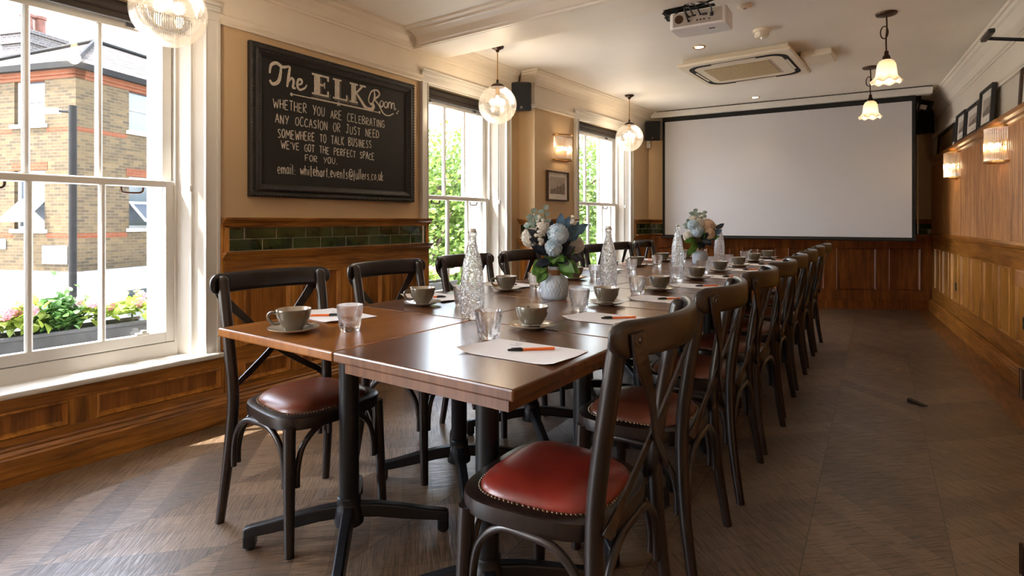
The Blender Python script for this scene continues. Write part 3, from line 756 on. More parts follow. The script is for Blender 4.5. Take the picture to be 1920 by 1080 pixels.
# ================================================================ TABLEWARE
TZ = .7505
def make_cup(label):
    t = thing('coffee_cup', label, 'cup', group='coffee cups on the table')
    out = [(.0, .003), (.026, .0), (.029, .003), (.030, .008), (.042, .024), (.051, .044), (.0545, .064), (.0547, .069), (.054, .0705)]
    MB().lathe(out, 40, cap=False).build('bowl', 'cup', t)
    MB().lathe([(.054, .0705), (.0525, .070), (.0515, .064), (.048, .045), (.039, .026), (.026, .014), (0, .012)], 40, cap=False).build('pale_inside', 'cup_in', t)
    MB().tube(smooth_path([(-.050, 0, .056), (-.066, 0, .060), (-.078, 0, .050), (-.074, 0, .034), (-.060, 0, .022), (-.041, 0, .0245)], 5), .0052, 8).build('handle', 'cup', t)
    return t
def make_saucer(label):
    o = MB().lathe([(0, .0015), (.03, .0), (.034, .001), (.06, .008), (.079, .0155), (.080, .0175), (.078, .0175), (.058, .011), (.036, .0055), (0, .005)], 44, cap=False).build('saucer', 'cup_in')
    return tag(o, label, 'saucer', 'saucers under the coffee cups')
def make_spoon(label):
    t = MB()
    t.tube([(-.045, 0, .0035), (-.01, 0, .004), (.03, 0, .008), (.06, 0, .0105)], .003, rect=(.0035, .0012), ref=(0, 0, 1)).sphere((-.058, 0, .005), .016, 14, 8, (1.1, .75, .3))
    return tag(t.build('teaspoon', 'steel'), label, 'spoon', 'teaspoons on the saucers')
def make_tumbler(label):
    t = []
    n = 12
    def rf(tt, z, r): return 1-(.075*(1-abs(sin(tt*5))**.6) if .006 < z < .041 and r > .0305 else 0)
    prof = [(0, .0), (.028, .0), (.0302, .003), (.0325, .007), (.034, .014), (.0355, .028), (.037, .039), (.0375, .043), (.0395, .050), (.0425, .083), (.0421, .085), (.0411, .083), (.0382, .05), (.0303, .041), (.0285, .028), (.0265, .018), (0, .016)]
    o = MB().lathe(prof, 60, rf=rf, cap=False).build('tumbler', 'tumbler')
    return tag(o, label, 'glass', 'water tumblers on the table')
def make_bottle(label):
    t = thing('hammered_glass_bottle', label, 'bottle', group='hammered glass water bottles')
    prof = [(0, .004), (.034, 0), (.042, .004), (.0445, .014), (.044, .03), (.0455, .06), (.0455, .11), (.042, .16), (.033, .215), (.023, .255), (.0165, .275), (.0155, .305), (.018, .308), (.018, .32), (.0145, .32), (.0125, .305), (.013, .275), (.0195, .252), (.029, .212), (.038, .157), (.0415, .11), (.0415, .06), (.0395, .02), (0, .016)]
    MB().lathe(prof, 40, cap=False).build('bottle_body', 'hammered', t)
    MB().lathe([(.0, .332), (.011, .331), (.014, .326), (.014, .3215), (.011, .316), (0, .314)], 18, cap=False).build('stopper', 'white', t)
    m = MB()
    for s_ in (-1, 1): m.tube(smooth_path([(s_*.0165, 0, .27), (s_*.022, .002, .28), (s_*.021, .004, .305), (s_*.014, .0, .326)], 4), .0012, 6)
    m.tube([(.0175*cos(2*pi*i/20), .0175*sin(2*pi*i/20), .272) for i in range(20)], .0012, 6, closed=True)
    m.build('swing_clip', 'steel', t); return t
def make_pen(label):
    t = thing('ballpoint_pen', label, 'pen', group='orange pens on the sheets')
    MB().cyl((-.062, 0, .0045), (.03, 0, .0045), .0042, 6, smooth=False).build('barrel', 'orange', t)
    MB().cyl((.028, 0, .0047), (.066, 0, .0047), .0048, 12, .0035).cyl((.066, 0, .0047), (.07, 0, .0047), .0035, 12, .002).box(.032, .06, -.001, .001, .009, .0105).build('cap', 'black', t)
    return t
def make_paper(label):
    t = thing('sheet_of_paper', label, 'paper', group='white sheets of paper on the table')
    n = 12; m = MB(); W, D = .305, .2; vs = []; fs = []
    for th in (0, .0006):
        for j in range(n+1):
            for i in range(n+1):
                u, v = i/n, j/n
                z = .001+.012*max(0, (.18-u)/.18)**2*max(0, 1-v*1.3)+.008*max(0, (u-.8)/.2)**2*max(0, 1-v*1.6)+th
                vs.append(((u-.5)*W, (v-.5)*D, z))
    k = n+1
    for j in range(n):
        for i in range(n): a_ = j*k+i; fs += [(a_, a_+k, a_+k+1, a_+1), (k*k+a_, k*k+a_+1, k*k+a_+k+1, k*k+a_+k)]
    for i in range(n):
        for a_, b_ in ((i, i+1), (n*k+i+1, n*k+i), ((i+1)*k, i*k), (i*k+n, (i+1)*k+n)): fs.append((a_, b_, k*k+b_, k*k+a_))
    m.add(vs, fs, True).build('sheet', 'paper', t, sharp=60)
    # faint printed crest and lines at the head
    q = MB(); z = .0022; cx, cy = -.055, .062
    for s_ in (-1, 1):
        q.tube([(cx, cy-.004, z), (cx+s_*.005, cy+.004, z), (cx+s_*.012, cy+.009, z)], .0008, rect=(.0008, .0002)); q.tube([(cx+s_*.005, cy+.004, z), (cx+s_*.004, cy+.011, z)], .0008, rect=(.0007, .0002))
    for j, hw in ((.013, .02), (.018, .013)): q.box(cx-hw, cx+hw, cy-j-.001, cy-j+.0006, z-.0001, z+.0001)
    q.build('letterhead_print', 'print', t); return t
cup0 = make_cup(''); sau0 = make_saucer(''); spo0 = make_spoon(''); gla0 = make_tumbler(''); bot0 = make_bottle(''); pen0 = make_pen(''); pap0 = make_paper('')
used = set()
def put(proto, x, y, z, rz, label):
    if proto.name not in used:
        used.add(proto.name); proto.location = (x, y, z); proto.rotation_euler = (0, 0, rz); proto['label'] = label; return proto
    return dup(proto, (x, y, z), rz, label)
def place_of(k, s_): return '%s from the near end, %s side of the table' % (nth(k), 'window' if s_ == 0 else 'panelled wall')
LCUP = [(-1.625, 1.09), (-1.69, 1.75), (-1.69, 2.363), (-1.672, 3.055), (-1.715, 3.66), (-1.752, 4.235), (-1.77, 4.86), (-1.745, 5.45)]
RCUP = [(-1.026, 1.583), (-1.052, 2.206), (-1.044, 2.818), (-1.058, 3.486), (-1.078, 4.089), (-1.083, 4.648), (-1.098, 5.269), (-1.09, 5.80)]
LGL = [(-1.496, 1.21), (-1.545, 1.843), (-1.612, 2.522), (-1.587, 3.04+.13), (-1.60, 3.70+.06), (-1.625, 4.33), (-1.64, 4.97), (-1.64, 5.6)]
RGL = [(-1.052, 1.377), (-1.079, 2.012), (-1.089, 2.632), (-1.127, 3.326), (-1.15, 3.93), (-1.19, 4.75), (-1.21, 5.42), (-1.20, 5.74)]
random.seed(11)
for s_, CU, GL in ((0, LCUP, LGL), (1, RCUP, RGL)):
    for k in range(8):
        x, y = CU[k]; p = place_of(k, s_)
        hz = radians(random.uniform(36, 60)) if s_ == 0 else radians(-55+random.uniform(-14, 14))
        put(sau0, x, y, TZ, 0, 'pale glazed saucer, '+p)
        put(cup0, x, y, TZ+.0052, hz, 'grey-brown coffee cup, '+p)
        if s_ == 1 or k == 0:
            a_ = radians(35+random.uniform(-6, 6)) if s_ else radians(215)
            u = (cos(a_), sin(a_)); v = (-u[1], u[0]); ku, kv = (.034, -.034) if s_ else (.026, -.043)
            put(spo0, x+ku*u[0]+kv*v[0], y+ku*u[1]+kv*v[1], TZ+.0135, a_, 'steel teaspoon on the saucer '+p)
        gx, gy = GL[k]; put(gla0, gx, gy, TZ, random.uniform(0, 1), 'clear water tumbler, '+p)
        yk = ROW0+PITCH*k
        if s_ == 1:
            px, py, pr = seam_x(yk)+.425, yk+.0, radians(2)
            put(pap0, px, py, TZ, pr, 'white sheet of paper, '+p)
            put(pen0, px+.022, py+.018, TZ+.0018, radians(45+180), 'orange pen on paper, '+p)
        else:
            px, py, pr = seam_x(yk)-.50, yk+.075, radians(-6)
            put(pap0, px, py, TZ, pr, 'white sheet of paper, '+p)
            put(pen0, px-.005, py-.04, TZ+.0018, radians(42), 'orange pen on paper, '+p)
for (x, y), lab in zip([(-1.313, 1.621), (-1.305, 2.76), (-1.41, 4.175), (-1.385, 5.234)], ['nearest hammered glass bottle, left of the first flower vase', 'second hammered glass bottle, just right of the first flower vase', 'third hammered glass bottle, left of the far flower vase', 'hammered glass bottle standing behind the far flower vase']):
    put(bot0, x, y, TZ, 0, lab)

# ---- vases and flowers
def make_vase(label):
    t = thing('ceramic_vase', label, 'vase', group='pale blue vases on the table')
    zs = [0, .004, .012]+[.02+.0045*i for i in range(17)]+[.1, .106, .11]
    def r(z):
        if z < .012: return .052+.008*min(1, z/.008)
        if z < .07: return .06+.003*sin((z-.012)/.058*pi/2)
        return .063*sqrt(max(.08, 1-((z-.07)/.052)**2))
    prof = [(0, .002)]+[(r(z), z) for z in zs]
    def rf(tt, z, r):
        if z < .012 or z > .104: return 1
        return 1+.035*(abs(sin(tt*12+(pi/2 if int(z/.018) % 2 else 0)))**.7-.5)*min(1, (.104-z)/.02)
    MB().lathe(prof, 144, rf=rf, cap=False).build('vase_body', 'vase', t)
    MB().lathe([(.035, .103), (.0275, .109), (.0265, .12), (.0275, .134)], 32, cap=False).build('clay_neck', 'vase_neck', t)
    MB().lathe([(.0275, .134), (.030, .14), (.031, .148), (.029, .149), (.026, .142), (.0235, .12), (.0235, .105)], 32, cap=False).build('vase_rim', 'vase', t)
    return t
def leaf_shape(m, base, tip, width, nrm, fold=.25):
    b = Vector(base); d = Vector(tip)-b; L = d.length; d.normalize(); s_ = d.cross(Vector(nrm)); s_.normalize(); n = s_.cross(d)
    vs = []; K = 5
    for i in range(K+1):
        u = i/K; wd = width*sin(pi*min(.97, max(.04, u))**.85)*.5; c = b+d*(L*u)+n*(-.18*L*u*u)
        vs += [tuple(c-s_*wd+n*wd*fold), tuple(c), tuple(c+s_*wd+n*wd*fold)]
    fs = []
    for i in range(K): a_ = i*3; fs += [(a_, a_+1, a_+4, a_+3), (a_+1, a_+2, a_+5, a_+4)]
    m.add(vs, fs, True)
def petal_ball(m, c, r, n=90, pr=.012):
    ga = pi*(3-sqrt(5))
    for i in range(n):
        z = 1-2*(i+.5)/n; q = sqrt(1-z*z); d = Vector((q*cos(ga*i), q*sin(ga*i), z)); p = Vector(c)+d*r*random.uniform(.86, 1.04)
        u = d.orthogonal().normalized(); v = d.cross(u); a0 = random.uniform(0, pi)
        for k in range(4):
            a1 = a0+k*pi/2; e = u*cos(a1)+v*sin(a1); f = u*cos(a1+pi/2)+v*sin(a1+pi/2)
            m.add([tuple(p), tuple(p+e*pr*.7+f*pr*.55+d*.002), tuple(p+e*pr*1.25+d*.0035), tuple(p+e*pr*.7-f*pr*.55+d*.002)], [(0, 1, 2, 3)], True)
VD = Vector((cos(radians(35)), sin(radians(35)), 0)); VF = Vector((-sin(radians(35)), cos(radians(35)), 0))   # across / along the table row as flowers are arranged
def bouquet(loc, label, spec, neck=.145):
    t = thing('flower_bouquet', label, 'flowers', loc, 0, 'bouquets in the vases')
    st = MB()
    for kind, dx, dy, dz, r in spec:
        c = VD*dx+VF*dy+Vector((0, 0, neck+dz))
        root = Vector((0, 0, neck-.06)); mid = Vector((VD*dx+VF*dy)*.25)+Vector((0, 0, neck+.02))
        if kind in ('bluepetal', 'cream_petal', 'peach_petal'):
            m = MB(); petal_ball(m, c, r, int(60+r*1500), .0125); m.sphere(tuple(c), r*.8, 10, 6)
            m.build('blossom', kind, t, recalc=False); st.tube(smooth_path([root, mid, c], 4), .0022, 5)
        elif kind == 'tiny':
            m = MB()
            for i in range(9):
                q = c+Vector((random.gauss(0, 1), random.gauss(0, 1), random.gauss(0, 1)))*r*.45
                petal_ball(m, q, .004, 6, .006)
            m.build('small_blossom_spray', 'cream_petal', t, recalc=False); st.tube(smooth_path([root, mid, c], 4), .0016, 5)
        else:
            m = MB(); base = mid*.4+c*.6 if kind == 'euca' else mid*.5+c*.5
            out = (c-Vector((0, 0, neck+.05))).normalized(); n_ = {'euca': 5, 'navy': 3, 'teal': 3, 'green': 4}[kind]
            for i in range(n_):
                if kind == 'euca':
                    u = .35+.65*i/(n_-1); b_ = base+(c-base)*u; sidev = out.cross(VF); sgn = 1 if i % 2 else -1
                    tip = b_+(sidev*sgn*.8+out*.5)*r+VF*random.uniform(-.3, .3)*r; leaf_shape(m, b_, tip, r*.8, -VF+Vector((0, 0, .3)))
                else:
                    jit = Vector((random.uniform(-1, 1), random.uniform(-1, 1), random.uniform(-.6, .6)))*r*.55
                    tip = c+out*r*.5+jit; b_ = c-out*r*.8+jit*.3
                    leaf_shape(m, b_, tip, r*(.85 if kind != 'green' else 1.0), -VF+Vector((random.uniform(-.4, .4), 0, random.uniform(-.1, .6))))
            m.build({'euca': 'eucalyptus_sprig', 'navy': 'dark_leaf_cluster', 'teal': 'blue_leaf_cluster', 'green': 'green_leaf_cluster'}[kind], kind, t, recalc=False)
            st.tube(smooth_path([root, mid, c], 4), .0018, 5)
    st.build('stems', 'stem', t); return t
v0 = make_vase('pale blue ribbed vase nearest the camera, holding dark-leaved flowers')
V1 = (-1.335, 2.25, TZ); V2 = (-1.425, 4.79, TZ)
v0.location = V1; dup(v0, V2, .4, 'pale blue ribbed vase near the far end of the table')
k = .00247
bouquet(V1, 'bouquet of navy leaves and pale blue hydrangeas in the nearer vase', [
    ('bluepetal', 5*k, -.05, 62*k, .045), ('bluepetal', -4*k, -.06, 38*k, .035), ('cream_petal', -44*k, .01, 55*k, .042), ('cream_petal', -22*k, -.02, 72*k, .028), ('cream_petal', 42*k, .05, 40*k, .035),
    ('tiny', -32*k, -.05, 60*k, .03), ('tiny', -30*k, -.06, 48*k, .022), ('tiny', 33*k, -.01, 84*k, .025), ('tiny', -24*k, 0, 88*k, .03),
    ('navy', -38*k, -.04, 64*k, .045), ('navy', -38*k, -.05, 48*k, .05), ('navy', -28*k, -.05, 36*k, .055), ('navy', -12*k, -.07, 34*k, .05), ('navy', -14*k, -.04, 56*k, .045), ('navy', -20*k, -.04, 8*k, .045), ('navy', 28*k, -.03, 30*k, .06), ('navy', 40*k, 0, 16*k, .045), ('navy', 10*k, -.06, 12*k, .04), ('navy', -26*k, 0, 82*k, .035), ('navy', 12*k, 0, 50*k, .06), ('navy', -4*k, 0, 80*k, .04),
    ('teal', 14*k, 0, 88*k, .05), ('teal', 24*k, .0, 86*k, .045), ('teal', 42*k, 0, 72*k, .06), ('teal', 36*k, .02, 60*k, .055),
    ('euca', -42*k, .0, 100*k, .036), ('euca', -20*k, .02, 108*k, .034), ('euca', -48*k, .03, 84*k, .036),
    ('green', -34*k, -.03, -2*k, .055), ('green', -26*k, -.05, -14*k, .05), ('green', 16*k, -.05, 14*k, .05), ('green', 22*k, -.04, -2*k, .06), ('green', 30*k, .02, 26*k, .05), ('green', -8*k, -.06, 12*k, .035)])
k = .00445
bouquet(V2, 'bouquet of white, peach and pale blue flowers in the far vase', [
    ('bluepetal', -15*k, -.03, 40*k, .045), ('bluepetal', -8*k, -.05, 28*k, .045), ('cream_petal', -2*k, 0, 42*k, .045), ('peach_petal', 15*k, 0, 40*k, .05), ('peach_petal', 14*k, -.04, 24*k, .045), ('cream_petal', -22*k, 0, 18*k, .04),
    ('tiny', 2*k, 0, 54*k, .04), ('tiny', 28*k, 0, 38*k, .03), ('cream_petal', -12*k, .03, 48*k, .04),
    ('navy', 4*k, -.05, 20*k, .06), ('navy', 0, -.06, 4*k, .06), ('navy', 12*k, -.04, 8*k, .06), ('navy', 38*k, 0, 38*k, .045), ('teal', 32*k, -.02, 28*k, .05), ('teal', 16*k, 0, 12*k, .06), ('navy', 26*k, 0, 30*k, .045),
    ('euca', -24*k, 0, 44*k, .045), ('euca', -10*k, .03, 64*k, .05), ('euca', 6*k, .02, 62*k, .045),
    ('green', -20*k, -.03, 10*k, .055), ('green', -14*k, -.05, 0, .055), ('green', -18*k, -.02, -10*k, .05), ('green', -2*k, -.06, 22*k, .05), ('green', 28*k, -.04, 18*k, .04)])

# ================================================================ CHALKBOARD
GL = {'A': '0,0 .5,1 1,0|.2,.38 .8,.38', 'B': '0,0 0,1 .7,.95 .75,.7 .1,.52 .8,.4 .85,.12 0,0', 'C': '.95,.85 .5,1 .05,.6 .1,.15 .55,0 1,.15', 'D': '0,0 0,1 .7,.85 .95,.5 .7,.1 0,0',
      'E': '.9,1 .05,1 .05,0 .95,0|.05,.52 .75,.52', 'F': '.95,1 .05,.95 .1,0|.08,.5 .75,.52', 'G': '.95,.85 .5,1 .05,.6 .1,.15 .55,0 .95,.1 .95,.45 .55,.45', 'H': '.05,0 .05,1|.95,0 .95,1|.05,.5 .95,.5',
      'I': '.5,0 .5,1', 'J': '.2,1 1,1|.65,1 .6,.15 .35,0 .05,.15', 'K': '.05,0 .05,1|.95,1 .05,.45 1,0', 'L': '.1,1 .1,0 .9,0', 'M': '0,0 .1,1 .5,.35 .9,1 1,0', 'N': '.05,0 .05,1 .9,0 .95,1',
      'O': '.5,1 .1,.8 .02,.4 .3,0 .75,.08 .98,.5 .8,.9 .5,1', 'P': '.1,0 .1,1 .8,.92 .85,.6 .1,.48', 'R': '.05,0 .05,1 .8,.9 .8,.6 .1,.48 .95,0', 'S': '.9,.9 .4,1 .1,.75 .85,.35 .6,.02 .05,.1', 'T': '0,1 1,1|.5,1 .5,0',
      'U': '.05,1 .1,.2 .45,0 .85,.2 .92,1', 'V': '0,1 .45,0 .95,1', 'W': '0,1 .25,0 .5,.7 .75,0 1,1', 'Y': '.02,1 .48,.5|1,1 .35,0', "'": '.5,1 .4,.75', '.': '.4,0 .5,.06 .55,0 .4,0',
      'e': '.1,.3 .85,.34 .7,.6 .3,.6 .08,.3 .4,0 .9,.1', 'm': '0,.6 .05,0 .05,.45 .3,.6 .45,.5 .48,0 .5,.45 .78,.6 .92,.45 1,0', 'a': '.85,.55 .4,.62 .1,.3 .35,0 .8,.2 .85,.6 .9,0', 'i': '.5,.6 .5,0|.5,.85 .52,.9', 'l': '.4,1 .45,0', ':': '.5,.5 .55,.45|.5,.1 .55,.05',
      'w': '0,.6 .25,0 .5,.5 .75,0 1,.6', 'h': '.1,1 .1,0 .15,.45 .55,.62 .85,.45 .9,0', 't': '.45,.95 .45,.05 .75,0|.1,.62 .9,.64', 'r': '.2,.6 .25,0 .28,.4 .75,.62', 'v': '0,.6 .45,0 .95,.6', 'n': '.1,.6 .12,0 .15,.42 .55,.6 .85,.42 .88,0', 's': '.85,.55 .3,.6 .25,.4 .8,.22 .6,0 .1,.06',
      '@': '.7,.6 .4,.6 .3,.3 .5,.12 .72,.4 .75,.15 .95,.3 .85,.75 .45,.92 .08,.6 .1,.15 .5,-.1 .9,-.02', 'f': '.9,.95 .55,.95 .45,.6 .4,-.2|.1,.5 .8,.52', 'u': '.05,.6 .12,.1 .5,0 .85,.2 .88,.6 .92,0', 'k': '.1,1 .12,0|.8,.6 .15,.25 .9,0', 'c': '.9,.5 .4,.62 .08,.3 .4,0 .9,.1', 'o': '.5,.62 .1,.35 .4,0 .85,.25 .5,.62'}
GW = {'I': .25, 'M': 1.15, 'W': 1.2, "'": .3, '.': .3, 'i': .3, 'l': .3, ':': .3, 'm': 1.15, 'w': 1.05, '@': 1.4, ' ': 1.0, 't': .6, 'r': .6, 'f': .55, 'J': .8}
def ribbon(m, pts, w, T, k=3, taper=False):
    P = smooth_path([(x, y, 0) for x, y in pts], k) if len(pts) > 2 and k > 1 else [Vector((x, y, 0)) for x, y in pts]
    L = len(P); vs = []
    for i, p in enumerate(P):
        t = (P[min(i+1, L-1)]-P[max(i-1, 0)]); t.normalize(); n = Vector((-t.y, t.x, 0)); ww = w*(.55+.45*sin(pi*i/(L-1))) if taper else w
        vs += [p+n*ww/2, p-n*ww/2]
    z = random.uniform(.0004, .0007)
    vs = [(v.x, v.y, z+.00003*(i//2)) for i, v in enumerate(vs)]
    m.add(vs, [(2*i, 2*i+1, 2*i+3, 2*i+2) for i in range(L-1)], False, T)
def write(m, text, u0, u1, v, h, w, T, jit=.05, kk=2, slant=0.0, rise=0.0):
    adv = [GW.get(c, .8) for c in text]; gp = .28; tot = sum(adv)+gp*(len(text)-1); sc = (u1-u0)/tot; x = u0
    for c, a_ in zip(text, adv):
        if c != ' ':
            dv = random.uniform(-jit, jit)*h; hs = h*random.uniform(1-jit*2, 1+jit*2)
            for st in GL[c].split('|'):
                pts = [tuple(map(float, q.split(','))) for q in st.split()]
                pts = [(x+a_*sc*px+slant*py*h, v+dv+hs*py+rise*(x-u0)) for px, py in pts]
                if c in 'EFHIKLMNTVWYA': [ribbon(m, pts[i:i+2], w*random.uniform(.8, 1.2), T, 1) for i in range(len(pts)-1)]
                else: ribbon(m, pts, w*random.uniform(.85, 1.15), T, kk)
        x += (a_+gp)*sc
cb = thing('chalkboard', 'large framed chalkboard with chalk writing on the tan wall', 'chalkboard', (-3.113, 2.445, 1.25), rz_out((1, 0)))
hw, hh, fw_ = .657, .898, .078
MB().box(-hw+.03, hw-.03, .002, .018, .03, hh-.03).build('board_panel', 'slate', cb)
m = MB(); prof = [(0, .0), (0, .03), (.012, .04), (.03, .036), (.045, .044), (.062, .034), (.078, .02), (.078, 0)]
cor = [(-hw, 0, 1, 1), (hw, 0, -1, 1), (hw, hh, -1, -1), (-hw, hh, 1, -1)]
vs = []
for x, z, sx, sz in cor: vs += [(x+sx*o_, y_, z+sz*o_) for o_, y_ in prof]
n = len(prof); fs = []
for i in range(4):
    for j in range(n): fs.append((i*n+j, i*n+(j+1) % n, ((i+1) % 4)*n+(j+1) % n, ((i+1) % 4)*n+j))
m.add(vs, fs)
for off, dp, step, r_ in ((.012, .039, .021, .0075), (.046, .043, .017, .0065), (.072, .025, .012, .004)):
    per = [((-hw+off, off), (hw-off, off)), ((hw-off, off), (hw-off, hh-off)), ((hw-off, hh-off), (-hw+off, hh-off)), ((-hw+off, hh-off), (-hw+off, off))]
    for (xa, za), (xb, zb) in per:
        L = math.hypot(xb-xa, zb-za); q = int(L/step)
        for i in range(q):
            u = i/q; m.sphere((xa+(xb-xa)*u, dp, za+(zb-za)*u), r_, 6, 4, (1, .7, 1))
m.build('carved_frame', 'frame_black', cb, sharp=35)
TX = Matrix(((-1, 0, 0, 2.445), (0, 0, 1, .0182), (0, 1, 0, -1.25), (0, 0, 0, 1)))      # u = world y, v = world z
m = MB(); random.seed(3)
for txt, u0, u1, v, h, ri in (('WHETHER YOU ARE CELEBRATING', 1.938, 2.81, 1.786, .054, -.006), ('ANY OCCASION OR JUST NEED', 1.952, 2.76, 1.697, .054, .006), ('SOMEWHERE TO TALK BUSINESS', 1.968, 2.69, 1.612, .052, .012), ("WE'VE GOT THE PERFECT SPACE", 1.99, 2.715, 1.549, .046, -.012), ('FOR YOU.', 2.155, 2.4, 1.486, .040, 0), ('email: whitehart.events@fullers.co.uk', 1.966, 2.80, 1.393, .066, .006)):
    write(m, txt, u0, u1, v, h, (.0054 if txt[0] != 'e' else .0056), TX, rise=ri)
m.build('chalk_lettering', 'chalk', cb, recalc=False); m = MB()
# flourished title
def stroke(pts, w, k=6, taper=True): ribbon(m, pts, w, TX, k, taper)
stroke([(1.915, 1.985), (1.925, 2.035), (1.96, 2.055), (2.0, 2.04), (2.045, 2.055)], .020); stroke([(1.99, 2.045), (1.985, 1.99), (1.97, 1.945), (1.935, 1.925), (1.915, 1.945)], .022)
stroke([(2.05, 2.055), (2.04, 1.99), (2.03, 1.925)], .019); stroke([(2.032, 1.95), (2.06, 1.985), (2.075, 1.97), (2.07, 1.93), (2.09, 1.93)], .017)
stroke([(2.095, 1.95), (2.13, 1.965), (2.13, 1.988), (2.108, 1.985), (2.10, 1.95), (2.115, 1.925), (2.15, 1.94), (2.168, 1.965)], .016)
m.build('chalk_title', 'chalk', cb, recalc=False)
m = MB()
def blockE(u, v, w_, h, t, letters):
    for a_, b_, c_, d_ in letters: m.hexa([(u+a_*w_, v+c_*h, .0005), (u+b_*w_, v+c_*h, .0005), (u+b_*w_, v+d_*h, .0005), (u+a_*w_, v+d_*h, .0005)], [(u+a_*w_, v+c_*h, .0016), (u+b_*w_, v+c_*h, .0016), (u+b_*w_, v+d_*h, .0016), (u+a_*w_, v+d_*h, .0016)], TX)
blockE(2.205, 1.915, .135, .135, 0, [(0, .95, 0, .09), (0, .95, .91, 1), (.12, .45, .09, .91), (.45, .72, .46, .58), (.66, .74, .38, .66), (.85, .95, .09, .28), (.85, .95, .75, .91)])
blockE(2.365, 1.915, .125, .135, 0, [(0, .95, 0, .09), (0, .55, .91, 1), (.12, .42, .09, .91), (.85, .95, .09, .3)])
blockE(2.50, 1.915, .14, .135, 0, [(0, .5, 0, .09), (0, .5, .91, 1), (.1, .38, .09, .91), (.62, 1.0, .91, 1)])
m.build('chalk_capitals', 'chalk', cb)
m = MB()
stroke([(2.61, 2.04), (2.555, 1.985)], .014, 1, False); stroke([(2.55, 1.995), (2.60, 1.94), (2.64, 1.90), (2.69, 1.895), (2.71, 1.92), (2.695, 1.935), (2.68, 1.925)], .026)
stroke([(2.68, 1.93), (2.665, 1.96), (2.69, 2.02), (2.74, 2.04), (2.765, 2.015), (2.73, 1.98), (2.715, 1.975), (2.76, 1.935), (2.80, 1.885), (2.85, 1.875), (2.90, 1.90)], .013)
stroke([(2.715, 2.035), (2.72, 1.99), (2.70, 1.935)], .014)
for c in (2.785, 2.825): stroke([(c, 1.975), (c-.016, 1.955), (c-.008, 1.93), (c+.012, 1.938), (c+.014, 1.965), (c, 1.975)], .010)
stroke([(2.85, 1.975), (2.847, 1.93), (2.853, 1.965), (2.873, 1.975), (2.878, 1.93), (2.884, 1.965), (2.904, 1.973), (2.908, 1.93), (2.925, 1.94)], .010, 4)
stroke([(2.93, 1.905), (2.94, 1.91)], .012, 1, False); stroke([(2.945, 1.92), (2.95, 1.928)], .010, 1, False)
stroke([(2.06, 1.888), (2.765, 1.884)], .006, 1, False); stroke([(2.2, 1.893), (2.63, 1.890)], .004, 1, False)
for c in (2.06, 2.765): stroke([(c-.007, 1.886), (c, 1.894), (c+.007, 1.886), (c, 1.878), (c-.007, 1.886)], .007, 2, False)
for a_ in range(5): stroke([(2.41, 1.887), (2.41+.017*cos(radians(90+72*a_)), 1.887+.017*sin(radians(90+72*a_)))], .007, 1, False)
m.build('chalk_flourish', 'chalk', cb, recalc=False)
m = MB()   # drop-shadow lines beside the capitals
for a_, b_ in (((2.345, 1.907), (2.215, 1.907)), ((2.345, 1.907), (2.345, 1.94)), ((2.495, 1.907), (2.375, 1.907)), ((2.495, 1.907), (2.495, 1.945)), ((2.274, 1.93), (2.274, 2.03)), ((2.426, 1.93), (2.426, 2.03)), ((2.562, 1.93), (2.562, 1.97)), ((2.575, 1.907), (2.51, 1.907))): stroke([a_, b_], .005, 1, False)
m.build('chalk_shading', 'chalk_dim', cb, recalc=False)

# ================================================================ LAMPS
def globe_pendant(x, y, zc, label, power):
    t = thing('globe_pendant_lamp', label, 'lamp', (x, y, ZC), 0, 'ribbed globe pendants on the window side')
    MB().lathe([(0, -.045), (.012, -.045), (.016, -.03), (.05, -.012), (.053, 0), (0, 0)], 28, cap=False).build('ceiling_rose', 'bronze', t)
    L = ZC-zc
    MB().cyl((0, 0, -.03), (0, 0, -L+.175), .0045, 8).build('rod', 'brass', t)
    MB().lathe([(0, -L+.205), (.008, -L+.205), (.012, -L+.178), (.045, -L+.165), (.058, -L+.148), (.058, -L+.142), (0, -L+.142)], 28, cap=False).build('cap', 'bronze', t)
    MB().lathe([(0, -L+.14), (.017, -L+.14), (.017, -L+.075), (0, -L+.07)], 16, cap=False).build('lamp_holder', 'brass', t)
    MB().sphere((0, 0, 0), .155, 72, 40).build('glass_globe', 'globe', t, loc=(0, 0, -L))
    MB().lathe([(.0, -.03), (.014, -.024), (.019, -.008), (.012, .022), (.009, .03), (0, .03)], 16, cap=False).build('bulb', 'bulb', t, loc=(0, 0, -L+.045))
    point_light('pendant_light', (0, 0, -L-.02), power, (1, .80, .56), .03, t)
PW = .26
globe_pendant(-2.722, 1.195, 2.05, 'ribbed glass globe lamp hanging in front of the large near window', 5*PW)
globe_pendant(-2.735, 3.70, 2.055, 'ribbed glass globe lamp hanging just past the ceiling beam', 7*PW)
globe_pendant(-2.574, 5.99, 2.05, 'ribbed glass globe lamp nearest the projection screen', 7*PW)
